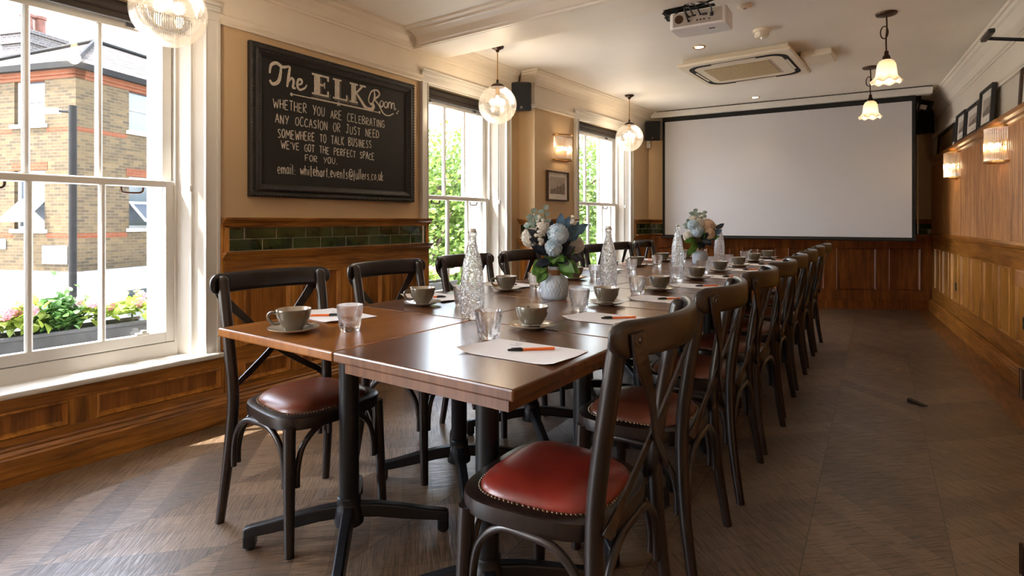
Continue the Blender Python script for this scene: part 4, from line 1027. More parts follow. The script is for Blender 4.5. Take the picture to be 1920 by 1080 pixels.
def flower_pendant(x, y, zb, label, power):
    t = thing('flower_pendant_lamp', label, 'lamp', (x, y, ZC), 0, 'small flower-shaded pendants')
    MB().lathe([(0, -.02), (.03, -.02), (.062, -.012), (.066, 0), (0, 0)], 28, cap=False).build('ceiling_rose', 'bronze', t)
    L = ZC-zb
    P = [(0, 0, -.015), (.003, 0, -.1), (-.002, 0, -L+.30), (0, 0, -L+.2)]
    m = MB().tube(smooth_path(P, 4), .005, 8)
    m.tube([(.022*sin(2*pi*i/16)-.012, .008*cos(2*pi*i/16), -.13+.045*cos(2*pi*i/16)) for i in range(16)], .004, 6, closed=True)
    m.build('twisted_cord', 'bronze', t)
    MB().lathe([(0, .215), (.012, .215), (.014, .19), (.022, .18), (.026, .155), (.03, .15), (0, .15)], 20, cap=False).build('lamp_holder', 'bronze', t, loc=(0, 0, -L))
    def rf(tt, z, r): return 1+.05*max(0, (.05-z)/.05)*sin(tt*8)
    prof = [(.03, .155), (.044, .145), (.056, .12), (.06, .08), (.064, .045), (.078, .018), (.094, .004), (.092, .001), (.075, .014), (.061, .042), (.057, .08), (.053, .118), (.042, .141), (.03, .151)]
    def warp(p): return p
    m = MB().lathe(prof, 64, rf=rf, cap=False)
    m.v = [(x_, y_, z_+(.008*sin(8*atan2(y_, x_)) if z_ < .02 else 0)) for x_, y_, z_ in m.v]
    m.build('flower_shade', 'flowerglass', t, loc=(0, 0, -L))
    MB().sphere((0, 0, .085), .022, 14, 10).build('bulb', 'bulb_soft', t, loc=(0, 0, -L))
    point_light('pendant_light', (0, 0, -L+.03), power, (1, .80, .56), .03, t)
flower_pendant(-.116, 4.63, 2.055, 'small frilled glass flower lamp, the nearer of two on the right of the ceiling', 1.0*PW)
flower_pendant(-.278, 6.174, 2.06, 'small frilled glass flower lamp hanging in front of the projection screen', 1.0*PW)
def sconce(T, s, z, base, label, power, group):
    n = T.to_3x3() @ Vector((0, 1, 0)); p = T @ Vector((s, base, z))
    t = thing('glass_rod_wall_light', label, 'wall light', p, rz_out(n), group)
    MB().box(-.1, .1, 0, .012, -.11, .11).build('backplate', 'brass', t, bev=.004)
    for z0, z1, nm in ((.118, .130, 'top_ring'), (-.130, -.118, 'bottom_ring')):
        m = MB(); o = []; q = []
        for i in range(25):
            a_ = pi*i/24; o.append((.136*cos(a_), .006+.118*sin(a_))); q.append((.114*cos(a_), .006+.098*sin(a_)))
        for i in range(24):
            m.hexa([(*o[i], z0), (*o[i+1], z0), (*q[i+1], z0), (*q[i], z0)], [(*o[i], z1), (*o[i+1], z1), (*q[i+1], z1), (*q[i], z1)])
        m.box(-.136, .136, 0, .012, z0, z1); m.build(nm, 'brass', t)
    m = MB()
    for i in range(26):
        a_ = pi*(i+.5)/26; c = (.125*cos(a_), .006+.108*sin(a_))
        m.cyl((*c, -.125), (*c, .128), .0066, 8)
    m.build('glass_rods', 'rod', t)
    MB().cyl((-.03, .012, -.002), (-.03, .03, -.002), .008).cyl((.03, .012, -.002), (.03, .03, -.002), .008).build('lamp_holder', 'brass', t)
    MB().sphere((-.03, .048, -.005), .015, 12, 8, (1, 1, 1.3)).sphere((.03, .048, -.005), .015, 12, 8, (1, 1, 1.3)).build('bulbs', 'bulb2', t)
    point_light('sconce_light', (0, .055, -.005), power, (1, .76, .48), .03, t)
sconce(T_B, .505, 1.85, 0, 'glass rod wall light on the chimney breast above the small picture', 2.2*PW, 'glass rod wall lights')
sconce(T_R, -1.305, 1.665, -.02, 'glass rod wall light on the right wall, nearer the camera', 2.2*PW, 'glass rod wall lights')
sconce(T_R, .375, 1.66, -.02, 'glass rod wall light on the right wall, nearer the projection screen', 2.2*PW, 'glass rod wall lights')
def downlight(x, y, label):
    t = thing('recessed_downlight', label, 'downlight', (x, y, ZC), 0, 'recessed ceiling downlights')
    MB().lathe([(.034, .004), (.034, -.003), (.048, -.006), (.052, 0), (.052, .004)], 28, cap=False).build('bezel', 'brass', t)
    MB().lathe([(0, -.0015), (.035, -.0015)], 24, cap=False).build('lens', 'dl', t, recalc=False)
    l = bpy.data.lights.new('downlight_beam', 'SPOT'); l.energy = 9*PW; l.color = (1, .80, .56); l.spot_size = radians(84); l.spot_blend = 1.0; l.shadow_soft_size = .04
    o = bpy.data.objects.new('downlight_beam', l); COL.objects.link(o); o.location = (0, 0, -.012); o.parent = t
downlight(-1.392, 4.656, 'lit downlight in the ceiling below the projector')
downlight(-1.432, 6.924, 'lit downlight between air conditioner and projection screen')

# ================================================================ CEILING AND WALL EQUIPMENT
t = thing('air_conditioner', 'ceiling cassette air conditioner with dark air slots', 'air conditioner', (-1.19, 5.34, ZC), radians(-2))
MB().box(-.43, .43, -.40, .40, -.045, 0).build('casing', 'ivory', t, bev=.01)
MB().box(-.46, .46, -.455, .455, -.075, -.045).build('fascia_panel', 'ivory', t, bev=.012)
def rrect(a_, b_, r_, n=8):
    out = []
    for cx, cy, a0 in ((a_-r_, b_-r_, 0), (-a_+r_, b_-r_, 90), (-a_+r_, -b_+r_, 180), (a_-r_, -b_+r_, 270)):
        for i in range(n+1): q = radians(a0+90*i/n); out.append((cx+r_*cos(q), cy+r_*sin(q)))
    return out
def ring(m, O, Q, z0, z1):
    n = len(O)
    for i in range(n):
        j = (i+1) % n; m.hexa([(*O[i], z0), (*O[j], z0), (*Q[j], z0), (*Q[i], z0)], [(*O[i], z1), (*O[j], z1), (*Q[j], z1), (*Q[i], z1)])
m = MB(); ring(m, rrect(.405, .395, .13), rrect(.362, .352, .10), -.0775, -.07); m.build('air_slots', 'blackmatte', t)
for i in range(4):
    MB().box(-.18, .18, .366, .386, -.081, -.0745, Matrix.Rotation(pi/2*i, 4, 'Z')).build('louvre', 'ivory', t, bev=.003)
m = MB().box(-.29, .25, -.24, .24, -.081, -.0765); m.build('return_grille', 'ivory_grille', t, bev=.003)
MB().box(.265, .2675, -.26, .26, -.0775, -.074).build('panel_joint', 'projector_g', t)
t = thing('junction_box', 'cream box on the ceiling beside the air conditioner', 'box', (-.62, 5.42, ZC), radians(-2))
MB().box(-.11, .12, -.15, .15, -.05, 0).build('box_body', 'ivory', t, bev=.004); MB().box(-.10, .11, -.14, .14, -.055, -.05).build('lid', 'ivory', t, bev=.002)
t = thing('smoke_detector', 'white smoke detector on the ceiling', 'smoke detector', (-.884, 4.5, ZC))
MB().lathe([(.062, 0), (.062, -.018), (.054, -.022), (0, -.022)], 28, cap=False).build('base', 'ivory', t)
m = MB().lathe([(.048, -.022), (.05, -.04), (.04, -.058), (0, -.062)], 28, cap=False)
for i in range(8): m.box(.028, .05, -.003, .003, -.052, -.03, Matrix.Rotation(pi/4*i, 4, 'Z'))
m.build('sensing_head', 'ivory', t)
MB().lathe([(0, -.07), (.012, -.068), (.014, -.06)], 12, cap=False).build('indicator', 'chrome', t)
t = thing('ceiling_sensor', 'flat white round ceiling sensor right of the projector mount', 'sensor', (-.877, 3.93, ZC))
MB().lathe([(.045, 0), (.045, -.010), (.034, -.018), (0, -.02)], 28, cap=False).build('sensor_cover', 'ivory', t)
MB().lathe([(.012, -.0195), (.010, -.024), (0, -.025)], 12, cap=False).build('sensor_lens', 'projector_g', t)
# projector, its back towards the camera
t = thing('ceiling_projector', 'white projector on a ceiling pole with tangled black cables', 'projector', (-1.055, 3.585, ZC), radians(5.2))
MB().cyl((0, 0, 0), (0, 0, -.10), .022, 20).lathe([(0, -.01), (.07, -.01), (.07, 0), (0, 0)], 24, cap=False).build('mounting_pole', 'ivory', t)
MB().box(-.09, .09, -.09, .09, -.112, -.1).build('mounting_plate', 'black', t)
RX = Matrix.Translation((0, -.02, -.172)) @ Matrix.Rotation(radians(4), 4, 'X')
b_ = MB().prism([(x, y) for x, y in rrect(.17, .12, .03)], -.058, .045, RX).build('projector_body', 'projector', t, bev=.01, seg=3)
pn = MB().box(-.145, .145, -.1225, -.119, -.044, .036, RX).build('connector_panel', 'projector_g', t)
m = MB()
for x, z, w_, h in ((-.05, .004, .02, .012), (-.02, .008, .026, .01), (.02, .008, .012, .012), (.045, .006, .03, .014), (.085, .0, .02, .024), (.0, -.022, .009, .009), (.02, -.022, .009, .009), (.04, -.022, .012, .008), (.07, -.024, .012, .006), (-.05, -.02, .012, .014)): m.box(x-w_/2, x+w_/2, -.1245, -.122, z-h/2, z+h/2, RX)
m.build('sockets', 'black', t)
MB().lathe([(0, 0), (.026, 0), (.026, .002), (0, .002)], 28, RX @ Matrix.Translation((-.108, -.1223, -.002)) @ Matrix.Rotation(pi/2, 4, 'X'), cap=False).build('speaker_grille', 'bronze', t)
MB().box(.05, .085, -.03, -.01, -.0595, -.0575, RX).build('lens_slot', 'black', t)
MB().cyl(tuple(RX @ Vector((-.08, .115, -.005))), tuple(RX @ Vector((-.08, .14, -.005))), .032, 24).build('lens', 'black', t)
m = MB(); random.seed(5)
for i in range(16):
    P = [Vector((-.15+random.uniform(-.06, .06), -.10+random.uniform(-.05, .05), -.11+random.uniform(-.035, .045))) for _ in range(6)]
    m.tube(smooth_path(P, 5, closed=True), .0055, 6, closed=True)
m.sphere((-.15, -.10, -.105), .05, 12, 8, (1.2, .8, .7))
for sx, sz in ((-.05, .004), (.02, .008), (-.02, .008), (-.05, -.02), (.09, 0)):
    m.tube(smooth_path([(-.11, -.12, -.10), (-.06, -.16, -.105+random.uniform(-.01, .02)), (sx-.02, -.185, -.13), tuple(RX @ Vector((sx, -.145, sz))), tuple(RX @ Vector((sx, -.124, sz)))], 5), .004, 6)
m.tube(smooth_path([(-.1, -.1, -.09), (-.02, -.06, -.085), (.07, -.05, -.065), (.1, -.05, -.06)], 5), .006, 6); m.tube(smooth_path([(-.09, -.1, -.09), (-.06, -.07, -.05), (-.08, -.06, -.02)], 5), .003, 6)
m.build('cable_bundle', 'black', t)

# projection screen, hung square to the right wall
s0v = Vector((-2.758, 7.123)); s1v = Vector((.226, 7.395)); ds = (s1v-s0v).normalized(); ns = Vector((ds.y, -ds.x))
mid = (s0v+s1v)/2
t = thing('projection_screen', 'large white pull-down projection screen with black border', 'screen', (mid.x, mid.y, 0), rz_out((ns.x, ns.y)))
W_ = 1.345
MB().box(-1.49, 1.49, -.05, .045, 2.445, ZC-.002).build('screen_housing', 'white', t, bev=.008)
MB().box(-1.49, 1.49, .04, .0462, ZC-.012, ZC-.003).build('painted_housing_shade', 'black', t)  # black strip standing in for the shade where housing meets ceiling
MB().box(-W_+.032, W_-.032, .0, .003, .93, 2.388).build('screen_fabric', 'screen', t)
m = MB().box(-W_, W_, -.002, .002, 2.389, 2.46).box(-W_, -W_+.031, -.002, .002, .915, 2.389).box(W_-.031, W_, -.002, .002, .915, 2.389).box(-W_+.031, W_-.031, -.002, .002, .915, .929)
m.build('black_border', 'screen_dark', t)
MB().cyl((-W_-.01, 0, .902), (W_+.01, 0, .902), .0135, 16).build('bottom_bar', 'black', t)
MB().tube([(1.478, .04, 2.46), (1.476, .045, 2.36), (1.46, .05, 2.27)], .004, 6).build('pull_cord', 'white', t)
def speaker(loc, n, tilt, label, w_=.17, h=.25, mount=(0, -.16, .02)):
    t = thing('wall_speaker', label, 'speaker', loc, rz_out(n), 'black wall speakers')
    RX = Matrix.Rotation(radians(-tilt), 4, 'X'); hw, hh = w_/2, h/2
    pl = [(-hw, .08), (hw, .08), (hw*.62, -.08), (-hw*.62, -.08)]
    MB().prism(pl, -hh, hh, RX).build('cabinet', 'black', t, bev=.014, seg=3)
    MB().box(-hw+.008, hw-.008, .079, .088, -hh+.01, hh-.01, RX).build('grille', 'blackmatte', t, bev=.006)
    MB().box(-.012, .012, .088, .0892, -hh+.028, -hh+.034, RX).box(-.008, .008, .088, .0892, -hh+.040, -hh+.045, RX).build('badge', 'steel', t)
    MB().cyl((0, -.07, 0), mount, .012, 10).sphere(mount, .022, 10, 8).build('bracket', 'black', t)
speaker((-2.955, 4.375, 2.275), (.55, -.84), 16, 'black speaker on the chimney breast beside the middle globe lamp', .19, .26, (.03, -.13, .02))
speaker((-2.70, 7.0, 2.27), (.5, -.87), 8, 'black speaker in the corner left of the projection screen', .2, .25, (0, -.15, .02))
speaker((.165, 8.48, 2.305), (-.42, -.91), 4, 'black speaker in the corner right of the projection screen', .26, .28, (0, -.16, .02))
t = thing('motion_sensor', 'small white sensor under the left corner speaker', 'sensor', (-2.79, 7.10, 2.11), rz_out((.8, -.6)))
MB().box(-.025, .025, -.01, .03, -.05, .05).build('sensor_case', 'white', t, bev=.01); MB().box(-.018, .018, .03, .034, -.03, .005).build('sensor_window', 'projector', t, bev=.003)
# floodlight and its cables behind the right end of the screen
t = thing('floodlight', 'small black floodlight behind the right end of the screen', 'floodlight', (.17, 7.80, 2.40), rz_out((-.5, -.87)))
MB().box(-.065, .065, -.02, .02, -.065, .055, Matrix.Rotation(radians(-20), 4, 'Y')).build('lamp_case', 'black', t, bev=.006)
MB().box(-.03, .04, .02, .023, -.05, .0, Matrix.Rotation(radians(-20), 4, 'Y')).build('lamp_glass', 'projector', t)
m = MB().box(.05, .07, -.01, .01, -.05, .13).cyl((.06, 0, .05), (.1, 0, .13), .012)
for i in range(5): m.tube(smooth_path([(.07+.012*i, 0, .1), (.10+.008*i, .01, .0), (.085+.01*i, .0, -.10), (.10, 0, -.16-.01*i)], 4), .008, 6)
m.build('bracket_and_cables', 'black', t)
tag(MB().cyl((.108, 8.58, .95), (.108, 8.58, 2.19), .008, 8).build('wall_conduit', 'ivory'), 'thin pale cable conduit in the far right corner', 'conduit')
# pictures
def picture(T, s0, s1, z0, z1, base, label, fr='frame_black', art='photo', fw=.022, mt=.06, dp=.028, group=None, lean=0, plate=False):
    n = T.to_3x3() @ Vector((0, 1, 0)); c = T @ Vector(((s0+s1)/2, base, z0)); w_, h = (s1-s0)/2, z1-z0
    t = thing('framed_picture', label, 'picture', c, rz_out(n), group); R = Matrix.Rotation(radians(lean), 4, 'X')
    m = MB(); m.box(-w_, -w_+fw, 0, dp, 0, h, R).box(w_-fw, w_, 0, dp, 0, h, R).box(-w_+fw, w_-fw, 0, dp, 0, fw, R).box(-w_+fw, w_-fw, 0, dp, h-fw, h, R)
    m.build('frame', fr, t, bev=.003)
    MB().box(-w_+fw, w_-fw, 0.002, .010, fw, h-fw, R).build('mount', 'mount' if mt > .02 else art, t)
    if mt > .02:
        pw, z0_, z1_ = w_-fw-mt, fw+mt*1.15, h-fw-mt; ph = z1_-z0_
        MB().box(-pw, pw, .010, .0115, z0_, z1_, R).build('print', art, t)
        q = MB(); x = -pw                     # a little row of gabled houses in the view
        for i in range(5):
            b_ = 2*pw/5; hh = ph*(.30+.10*i-.04*(i % 2)); a_ = -x
            q.hexa([(a_, .0115, z0_+.004), (a_-b_*.92, .0115, z0_+.004), (a_-b_*.92, .0115, z0_+hh*.8), (a_-b_*.46, .0115, z0_+hh), (a_, .0115, z0_+hh*.8)], [(a_, .0119, z0_+.004), (a_-b_*.92, .0119, z0_+.004), (a_-b_*.92, .0119, z0_+hh*.8), (a_-b_*.46, .0119, z0_+hh), (a_, .0119, z0_+hh*.8)], R); x += b_
        q.build('printed_view', 'photo_ink', t)
        MB().box(-.03, .03, .010, .0112, fw+mt*.5, fw+mt*.5+.006, R).build('caption_line', 'print', t)
    return t
picture(T_B, .245, .635, 1.31, 1.612, .003, 'small framed street view under the chimney breast wall light', 'frame_brown', 'photo', .016, .045)
picture(T_R, .604, 1.571, 1.851, 2.115, -.032, 'wide dark framed picture at the far end of the picture shelf', 'frame_black', 'photo_d', .03, 0, .03, 'pictures on the shelf', 3)
picture(T_R, -.165, .235, 1.851, 2.125, .01, 'black framed print on the shelf, just right of the wide dark picture', group='pictures on the shelf', lean=3)
picture(T_R, -.70, -.21, 1.851, 2.11, .01, 'black framed print on the shelf, middle of the three above the near wall light', group='pictures on the shelf', lean=3)
picture(T_R, -1.15, -.735, 1.851, 2.16, .01, 'black framed print on the shelf, nearest the camera of the three together', group='pictures on the shelf', lean=3)
picture(T_R, -2.4, -1.69, 1.851, 2.14, -.03, 'brown framed print on the shelf cut by the right edge of the photo', 'frame_brown', group='pictures on the shelf', lean=3)
t = thing('small_camera', 'small black device with white base on the shelf between pictures', 'device', T_R @ Vector((.44, .0, 1.851)), rz_out((n_R.x, n_R.y)))
MB().box(-.03, .03, -.02, .02, .05, .11).build('device_body', 'black', t, bev=.004); MB().box(-.028, .055, -.018, .012, 0, .1).build('device_base', 'white', t, bev=.004)
t = thing('picture_light', 'black bar light sticking out high on the right wall', 'lamp', T_R @ Vector((-1.80, -.032, 2.29)), rz_out((n_R.x, n_R.y)))
MB().cyl((0, 0, 0), (.02, .22, .05), .012, 12).build('arm', 'black', t); MB().box(-.18, .05, .2, .235, .03, .06).build('light_bar', 'black', t, bev=.006)
def socket(T, s, z, base, label):
    n = T.to_3x3() @ Vector((0, 1, 0)); t = thing('wall_socket', label, 'socket', T @ Vector((s, base, z)), rz_out(n), 'black wall sockets')
    MB().box(-.043, .043, 0, .008, -.043, .043).build('plate', 'black', t, bev=.003)
    MB().box(-.012, .012, .008, .0115, .012, .032).build('rocker_switch', 'blackmatte', t); m = MB()
    for x, z_ in ((0, .002), (-.011, -.018), (.011, -.018)): m.box(x-.004, x+.004, .008, .0085, z_-.004, z_+.004)
    m.build('pin_holes', 'blackmatte', t)
socket(T_R, .60, .436, -.04, 'black socket low on the right panelling, nearer the screen')
socket(T_R, -1.72, .425, -.04, 'black socket low on the right panelling, under the pale oak ledge')
t = thing('door_wedge', 'small dark wedge lying on the floor by the right aisle', 'wedge', (.05, 4.21, 0), radians(-32))
MB().hexa([(-.05, -.018, 0), (.05, -.018, 0), (.05, .018, 0), (-.05, .018, 0)], [(-.05, -.018, .022), (.05, -.018, .005), (.05, .018, .005), (-.05, .018, .022)]).build('wedge_body', 'black', t, bev=.002)

# ================================================================ OUTSIDE
struct(MB().box(-60, -3.6, -40, 60, -3.9, -3.8).build('ground', 'bounce_ground'), 'street below the windows')
AB = radians(110.7); BO = Vector((-15.7, 4.885, -3.8))
hb = thing('corner_brick_building', 'yellow brick corner building with slate roof across the street', 'building', BO, AB)
EZ = 4.72+3.8
def Z(z): return z+3.8
wins = [('y', .93, 1.88, 3.39, 4.52), ('y', .93, 1.88, .91, 2.3), ('y', 3.3, 4.25, 3.39, 4.52), ('y', 3.3, 4.25, .91, 2.3), ('x', 1.36, 2.3, 3.4, 4.53), ('x', 1.36, 2.3, .92, 2.24), ('x', 4.2, 5.1, 3.4, 4.53), ('x', 4.2, 5.1, .92, 2.24)]
m = MB()
def face_wall(m, ax, L, thick=.3):
    ops = sorted([w_ for w_ in wins if w_[0] == ax], key=lambda q: q[1]); xs = sorted(set([(o[1], o[2]) for o in ops])); a_ = 0 if ax == 'x' else .3
    def bx(u0, u1, z0, z1):
        if ax == 'x': m.box(u0, u1, 0, thick, Z(z0), Z(z1))
        else: m.box(0, thick, u0, u1, Z(z0), Z(z1))
    for u0, u1 in xs:
        bx(a_, u0, -.65, 4.56)
        zs = sorted([(o[3], o[4]) for o in ops if o[1] == u0]); zz = -.65
        for z0, z1 in zs: bx(u0, u1, zz, z0); zz = z1
        bx(u0, u1, zz, 4.56); a_ = u1
    bx(a_, L, -.65, 4.56)
face_wall(m, 'x', 14); face_wall(m, 'y', 14)
m.build('brick_wall', 'brick', hb)
m = MB()
for z0, z1, p in ((4.42, 4.5, .02), (4.5, 4.66, .05), (3.19, 3.29, .006), (.70, .82, .006)):
    if z0 > 4: m.box(-p, 14, -p, .2, Z(z0), Z(z1)); m.box(-p, .2, -p, 14, Z(z0), Z(z1))
    else:
        for ax in 'xy':
            q = 0
            for u0, u1 in ((0, 1.3 if ax == 'x' else .87), (2.36 if ax == 'x' else 1.94, 14)):
                if ax == 'x': m.box(u0, u1, -p, .1, Z(z0), Z(z1))
                else: m.box(-p, .1, u0, u1, Z(z0), Z(z1))
for ax, u0, u1, z0, z1 in wins:
    if ax == 'x': m.box(u0-.08, u1+.08, -.008, .1, Z(z1), Z(z1)+.2)
    else: m.box(-.008, .1, u0-.08, u1+.08, Z(z1), Z(z1)+.2)
m.build('red_brick_bands', 'redbrick', hb)
m = MB(); m.box(-.18, 14, -.18, -.06, Z(4.62), Z(4.76)); m.box(-.18, -.06, -.06, 14, Z(4.62), Z(4.76)); m.build('gutter', 'lead', hb)
m = MB(); e = -.15; za, zb = Z(4.72), Z(6.2); r_ = 2.55
m.add([(e, e, za), (14, e, za), (14, r_, zb), (r_, r_, zb), (r_, 14, zb-.85), (e, 14, za), (14, 5.2, za), (5.2, 5.2, za), (5.2, 14, za)], [(0, 1, 2, 3), (0, 3, 4, 5), (3, 2, 6, 7), (3, 7, 8, 4)])
m.build('slate_roof', 'roof', hb, recalc=False)
m = MB().tube([(e, e, za+.02), (r_, r_, zb+.04), (14, r_, zb+.04)], .07, 6).tube([(r_, r_, zb+.04), (r_, 14, zb-.81)], .07, 6); m.build('ridge_tiles', 'lead', hb)
for ax, u0, u1, z0, z1 in wins:
    f = MB(); g_ = MB(); open_ = z0 < 2
    def b2(m, a_, b_, c_, d_, p0, p1):
        if ax == 'x': m.box(a_, b_, p0, p1, Z(c_), Z(d_))
        else: m.box(p0, p1, a_, b_, Z(c_), Z(d_))
    k = .07
    b2(f, u0, u0+k, z0, z1, .08, .16); b2(f, u1-k, u1, z0, z1, .08, .16); b2(f, u0+k, u1-k, z1-k, z1, .08, .16); b2(f, u0+k, u1-k, z0, z0+k, .08, .16)
    zm = (z0+z1)/2; b2(f, u0+k, u1-k, zm-.03, zm+.03, .08, .16); b2(f, u0-.08, u1+.08, z0-.09, z0, -.06, .16)
    o = f.build('window', 'render', hb); b2(g_, u0+k, u1-k, z0+k, z1-k, .12, .14); g_.build('pane', 'winglass', o)
    if open_:   # lower light hinged open at its foot
        h = MB(); zt = zm-.04; L = zt-z0-k
        q = [(u0+k, -.02, z0+k+.02), (u1-k, -.02, z0+k+.02), (u1-k, -.55, z0+k+.02+L*.3), (u0+k, -.55, z0+k+.02+L*.3)]
        q = [(u0+k, .06, zt), (u1-k, .06, zt), (u1-k, -.42, zt-L*.82), (u0+k, -.42, zt-L*.82)]
        pts = [((a_, b_, Z(c_)) if ax == 'x' else (b_, a_, Z(c_))) for a_, b_, c_ in q]; dz = (0, 0, .035)
        pl = [tuple(Vector(p)+Vector(dz)) for p in pts]; h.hexa(pts, pl); h.build('open_sash', 'render', o)
        h = MB(); c = sum((Vector(p) for p in pl), Vector())/4; i2 = [tuple(c+(Vector(p)-c)*.82+Vector((0, 0, .004))) for p in pl]; h.hexa(i2, [tuple(Vector(p)+Vector((0, 0, .004))) for p in i2]); h.build('open_pane', 'winglass', o)
# white shopfront along the foot
m = MB(); m.box(-.25, 14, -.25, .0, Z(-.62), Z(-.12)); m.box(-.25, .0, .0, 14, Z(-.62), Z(-.12)); m.box(-.32, 14, -.32, 0, Z(-.12), Z(-.07)); m.box(-.32, 0, 0, 14, Z(-.12), Z(-.07))
for a_ in (-.2, .9, 3.4, 6): m.box(a_, a_+.22, -.22, -.02, 0, Z(-.62))
m.box(.0, .95, -.2, -.05, Z(-1.4), Z(-.62)); m.box(-.2, -.02, -.2, .2, 0, Z(-.62))
for a_ in (3.2, 6.2): m.box(-.2, -.02, a_, a_+.25, 0, Z(-.62))
m.build('shopfront_fascia', 'render', hb)
m = MB(); m.box(.3, 14, -.05, .0, 0, Z(-.62)); m.box(-.05, 0, .2, 14, 0, Z(-.62)); m.build('shop_window', 'winglass', hb)
m = MB(); m.box(1.15, 2.0, -.225, -.2, Z(-.95), Z(-.78)); m.build('shop_vent', 'lead', hb)
MB().box(-.03, .0, 2.13, 2.5, Z(.43), Z(.68)).build('alarm_box', 'render', hb, bev=.02)
sg = thing('street_name_sign', 'white street name plate on the sunlit brick wall opposite', 'sign', (0, 0, 0), 0)
rotB = Matrix.Translation(BO) @ Matrix.Rotation(AB, 4, 'Z')
sg.location = rotB @ Vector((-.02, .605, Z(.1))); sg.rotation_euler = (0, 0, AB+pi/2)   # faces out along -x of the building
MB().box(-.375, .375, -.012, .012, 0, .43).build('plate', 'render', sg, bev=.004)
MB().box(-.375, .375, .012, .014, .205, .215).build('joint', 'lead', sg)
m = MB(); TS = Matrix(((-1, 0, 0, 0), (0, 0, 1, .0125), (0, 1, 0, 0), (0, 0, 0, 1)))
write(m, 'GREAT SUFFOLK', -.33, .20, .325, .06, .011, TS, 0.0, 2); write(m, 'STREET', -.02, .24, .235, .055, .011, TS, 0.0, 2)
m.build('street_lettering', 'print', sg, recalc=False)
def chimney(x0, x1, y0, y1, z0, z1):
    cx, cy = (x0+x1)/2, (y0+y1)/2; a_, b_, h = (x1-x0)/2, (y1-y0)/2, z1-z0; t = MB().box(-a_, a_, -b_, b_, 0, h-.45).box(-a_-.07, a_+.07, -b_-.07, b_+.07, h-.45, h-.3).box(-a_-.03, a_+.03, -b_-.03, b_+.03, h-.3, h-.12).box(-a_-.09, a_+.09, -b_-.09, b_+.09, h-.12, h).build('chimney_stack', 'brick_dk', hb, loc=(cx, cy, Z(z0)))
    for i, (px, hh) in enumerate(((-.58, .62), (.1, .66))):
        MB().lathe([(.2, 0), (.17, .1), (.16, hh-.12), (.2, hh-.1), (.2, hh), (.14, hh)], 18, Matrix.Translation((px*a_, -b_*.3, h)), cap=True).build('chimney_pot', 'terracotta', t)
    MB().lathe([(.13, 0), (.14, .16), (.08, .22), (0, .22)], 14, Matrix.Translation((-a_*.55, b_*.45, h)), cap=False).build('capped_pot', 'ivory', t)
chimney(4.0, 5.2, 7.15, 8.3, 4.5, 7.45)
MB().cyl((0, 0, 0), (0, 0, 3.2), .035, 8).cyl((-.0, 0, 2.2), (-.4, .3, 2.25), .02, 6).build('aerial_pole', 'lead', hb, loc=(5.0, 5.3, Z(4.8)))
t = thing('street_lamp', 'grey street lamp column in front of the brick corner', 'street lamp', (-13.0, 4.0, -3.8), radians(215))
MB().cyl((0, 0, 0), (0, 0, 7.1), .065, 14).build('column', 'lead', t)
MB().cyl((0, 0, 6.98), (.3, 0, 7.0), .025, 8).build('bracket_arm', 'lead', t); MB().box(.25, .62, -.07, .07, 6.95, 7.05).build('lantern', 'ivory', t, bev=.03)
m = MB().sphere((.12, 0, 5.72), .06, 10, 8).box(-.08, .14, -.03, .03, 5.66, 5.7); m.build('camera_bracket', 'black', t)
# window boxes
def leafy(m, c, ext, n, size, up=.4):
    for _ in range(n):
        p = Vector((c[0]+random.gauss(0, ext[0]), c[1]+random.gauss(0, ext[1]), c[2]+abs(random.gauss(0, ext[2]))))
        d = Vector((random.gauss(0, 1), random.gauss(0, 1), random.gauss(up, .6))).normalized(); leaf_shape(m, p, p+d*size*random.uniform(.7, 1.2), size*.7, Vector((random.gauss(0, .3), random.gauss(0, .3), 1)), .2)
random.seed(21)
def window_box(T, s0, s1, n0, z0, z1, label):
    n = T.to_3x3() @ Vector((0, 1, 0)); c = T @ Vector(((s0+s1)/2, n0, z0)); L = (s1-s0)/2; h = z1-z0
    t = thing('window_box', label, 'planter', c, rz_out(n), 'window boxes outside'); 
    m = MB().box(-L, L, -.1, .1, 0, .012).box(-L, L, .088, .1, .012, h-.02).box(-L, L, -.1, -.088, .012, h-.02).box(-L, -L+.012, -.088, .088, .012, h-.02).box(L-.012, L, -.088, .088, .012, h-.02)
    m.box(-L-.008, L+.008, .086, .11, h-.02, h).box(-L-.008, L+.008, -.11, -.086, h-.02, h); m.build('trough', 'planter', t, bev=.003)
    MB().box(-L+.012, L-.012, -.088, .088, .012, h-.03).build('soil', 'soil', t); return c, n, L, h
def hydrangea(p, label, n=70, r=(.055, .045, .045)):
    t = thing('hydrangea_plant', label, 'plant', p, 0, 'hydrangeas in the window boxes'); m = MB(); leafy(m, (0, 0, .02), r, n, .06); m.build('foliage', 'leaf2', t, recalc=False)
    m = MB()
    for _ in range(4): petal_ball(m, (random.gauss(0, .09), random.gauss(0, .04), .08+random.uniform(0, .05)), .026, 24, .011)
    m.build('flower_heads', 'pinkflower', t, recalc=False); MB().tube([(0, 0, -.03), (0, 0, .05)], .006, 6).build('stem', 'stem', t)
window_box(T_L, .33, 1.50, -.60, .37, .535, 'dark grey window box outside the large near window')
for k, (s_, l) in enumerate(((.84, 'hydrangea at the left end of the near window box'), (.95, 'hydrangea left of the bushy shrub in the near window box'), (1.25, 'hydrangea right of the bushy shrub in the near window box'), (1.43, 'pink hydrangea at the right end of the near window box'))):
    hydrangea(T_L @ Vector((s_, -.60, .545)), l, 90)
t = thing('bushy_shrub', 'upright bushy green shrub in the near window box', 'plant', T_L @ Vector((1.085, -.60, .54)), 0)
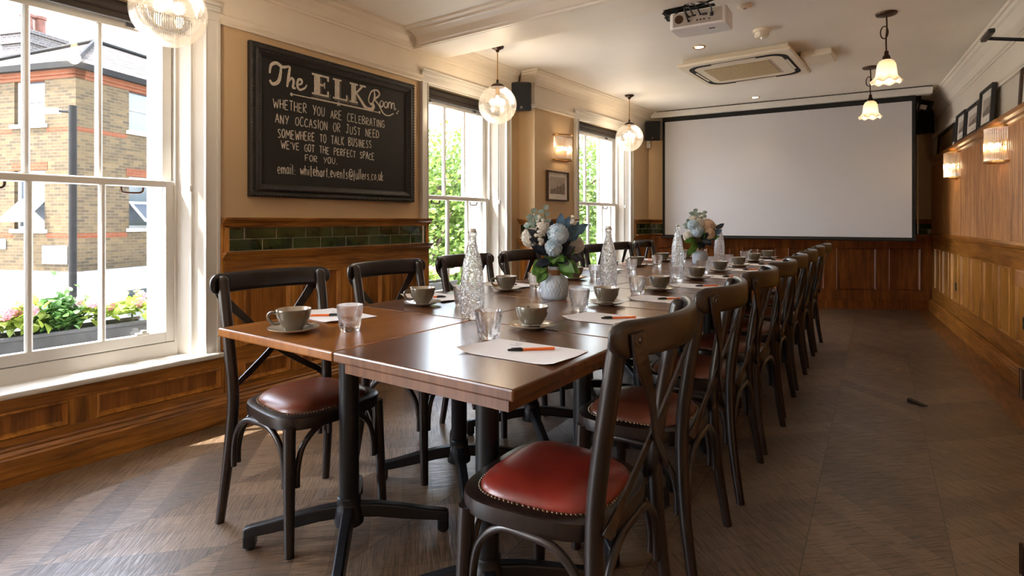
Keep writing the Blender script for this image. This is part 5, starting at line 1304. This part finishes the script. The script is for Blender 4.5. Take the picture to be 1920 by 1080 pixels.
m = MB(); leafy(m, (0, 0, .0), (.045, .045, .075), 520, .045, .9); m.build('foliage', 'leaf3', t, recalc=False); MB().tube([(0, 0, -.03), (0, 0, .12)], .006, 6).build('stem', 'bark', t)
window_box(T_L, 3.2, 4.22, -.60, .37, .53, 'dark grey window box outside the second window')
for s_, l in ((3.3, 'hydrangea at the left of the second window box'), (3.6, 'hydrangea left of centre in the second window box'), (3.9, 'hydrangea right of centre in the second window box'), (4.12, 'hydrangea at the right end of the second window box')): hydrangea(T_L @ Vector((s_, -.6, .54)), l, 60)
window_box(T_B, .9, 2.0, -.6, .37, .53, 'dark grey window box outside the far window')
for s_, l in ((1.1, 'hydrangea at the left of the far window box'), (1.5, 'hydrangea in the middle of the far window box'), (1.85, 'hydrangea at the right of the far window box')): hydrangea(T_B @ Vector((s_, -.6, .54)), l, 50)
# street trees seen through the two further windows
def tree(p, crown, n, label, size=.12):
    t = thing('street_tree', label, 'tree', p, 0, 'street trees beyond the windows'); m = MB()
    for (cx, cy, cz), r, q in crown:
        for _ in range(int(n*q)):
            d = Vector((random.gauss(0, 1), random.gauss(0, 1), random.gauss(0, 1))).normalized()*r*random.uniform(.45, 1.02)
            c = Vector((cx, cy, cz))+Vector((d.x, d.y, d.z*1.15)); a_ = Vector((random.gauss(0, 1), random.gauss(0, 1), random.gauss(-.3, .6))).normalized(); b_ = a_.orthogonal().normalized(); s_ = size*random.uniform(.6, 1.2)
            m.add([tuple(c-a_*s_*.5), tuple(c+b_*s_*.32), tuple(c+a_*s_*.6), tuple(c-b_*s_*.32)], [(0, 1, 2, 3)])
    m.build('crown', 'leaf', t, recalc=False)
    m = MB().tube(smooth_path([(0, 0, 0), (.05, 0, 1.2), (-.05, .05, 2.6), (0, 0, 4.2), (.1, 0, 5.6)], 4), [.16-.005*i for i in range(17)], 10)
    m.build('trunk', 'bark', t)
    m = MB()
    for i in range(9):
        a_ = i*2.4; z = 2.4+.35*i; m.tube([(0, 0, z), (.5*cos(a_), .5*sin(a_), z+.5), (1.1*cos(a_), 1.1*sin(a_), z+.9)], [.05, .03, .015], 6)
    m.build('branches', 'bark', t)
tree((-7.4, 8.0, -3.8), [((0, 0, 4.2), 1.35, 1), ((.2, .2, 5.6), 1.05, .6), ((-.6, .6, 4.9), 1.2, .7), ((.5, -.4, 3.1), 1.1, .6)], 4600, 'leafy street tree outside the second window')
tree((-6.6, 11.6, -3.8), [((0, 0, 4.3), 1.5, 1), ((.2, .2, 5.9), 1.1, .6), ((-.6, .6, 5.0), 1.3, .7), ((.6, -.3, 3.2), 1.2, .6)], 4600, 'leafy street tree outside the far window')
tree((-12.5, 14.5, -3.8), [((0, 0, 4.0), 1.9, 1), ((.5, .4, 5.2), 1.3, .6), ((-.9, -.6, 4.4), 1.4, .7)], 3600, 'leafy street tree further off, between the other two', .16)
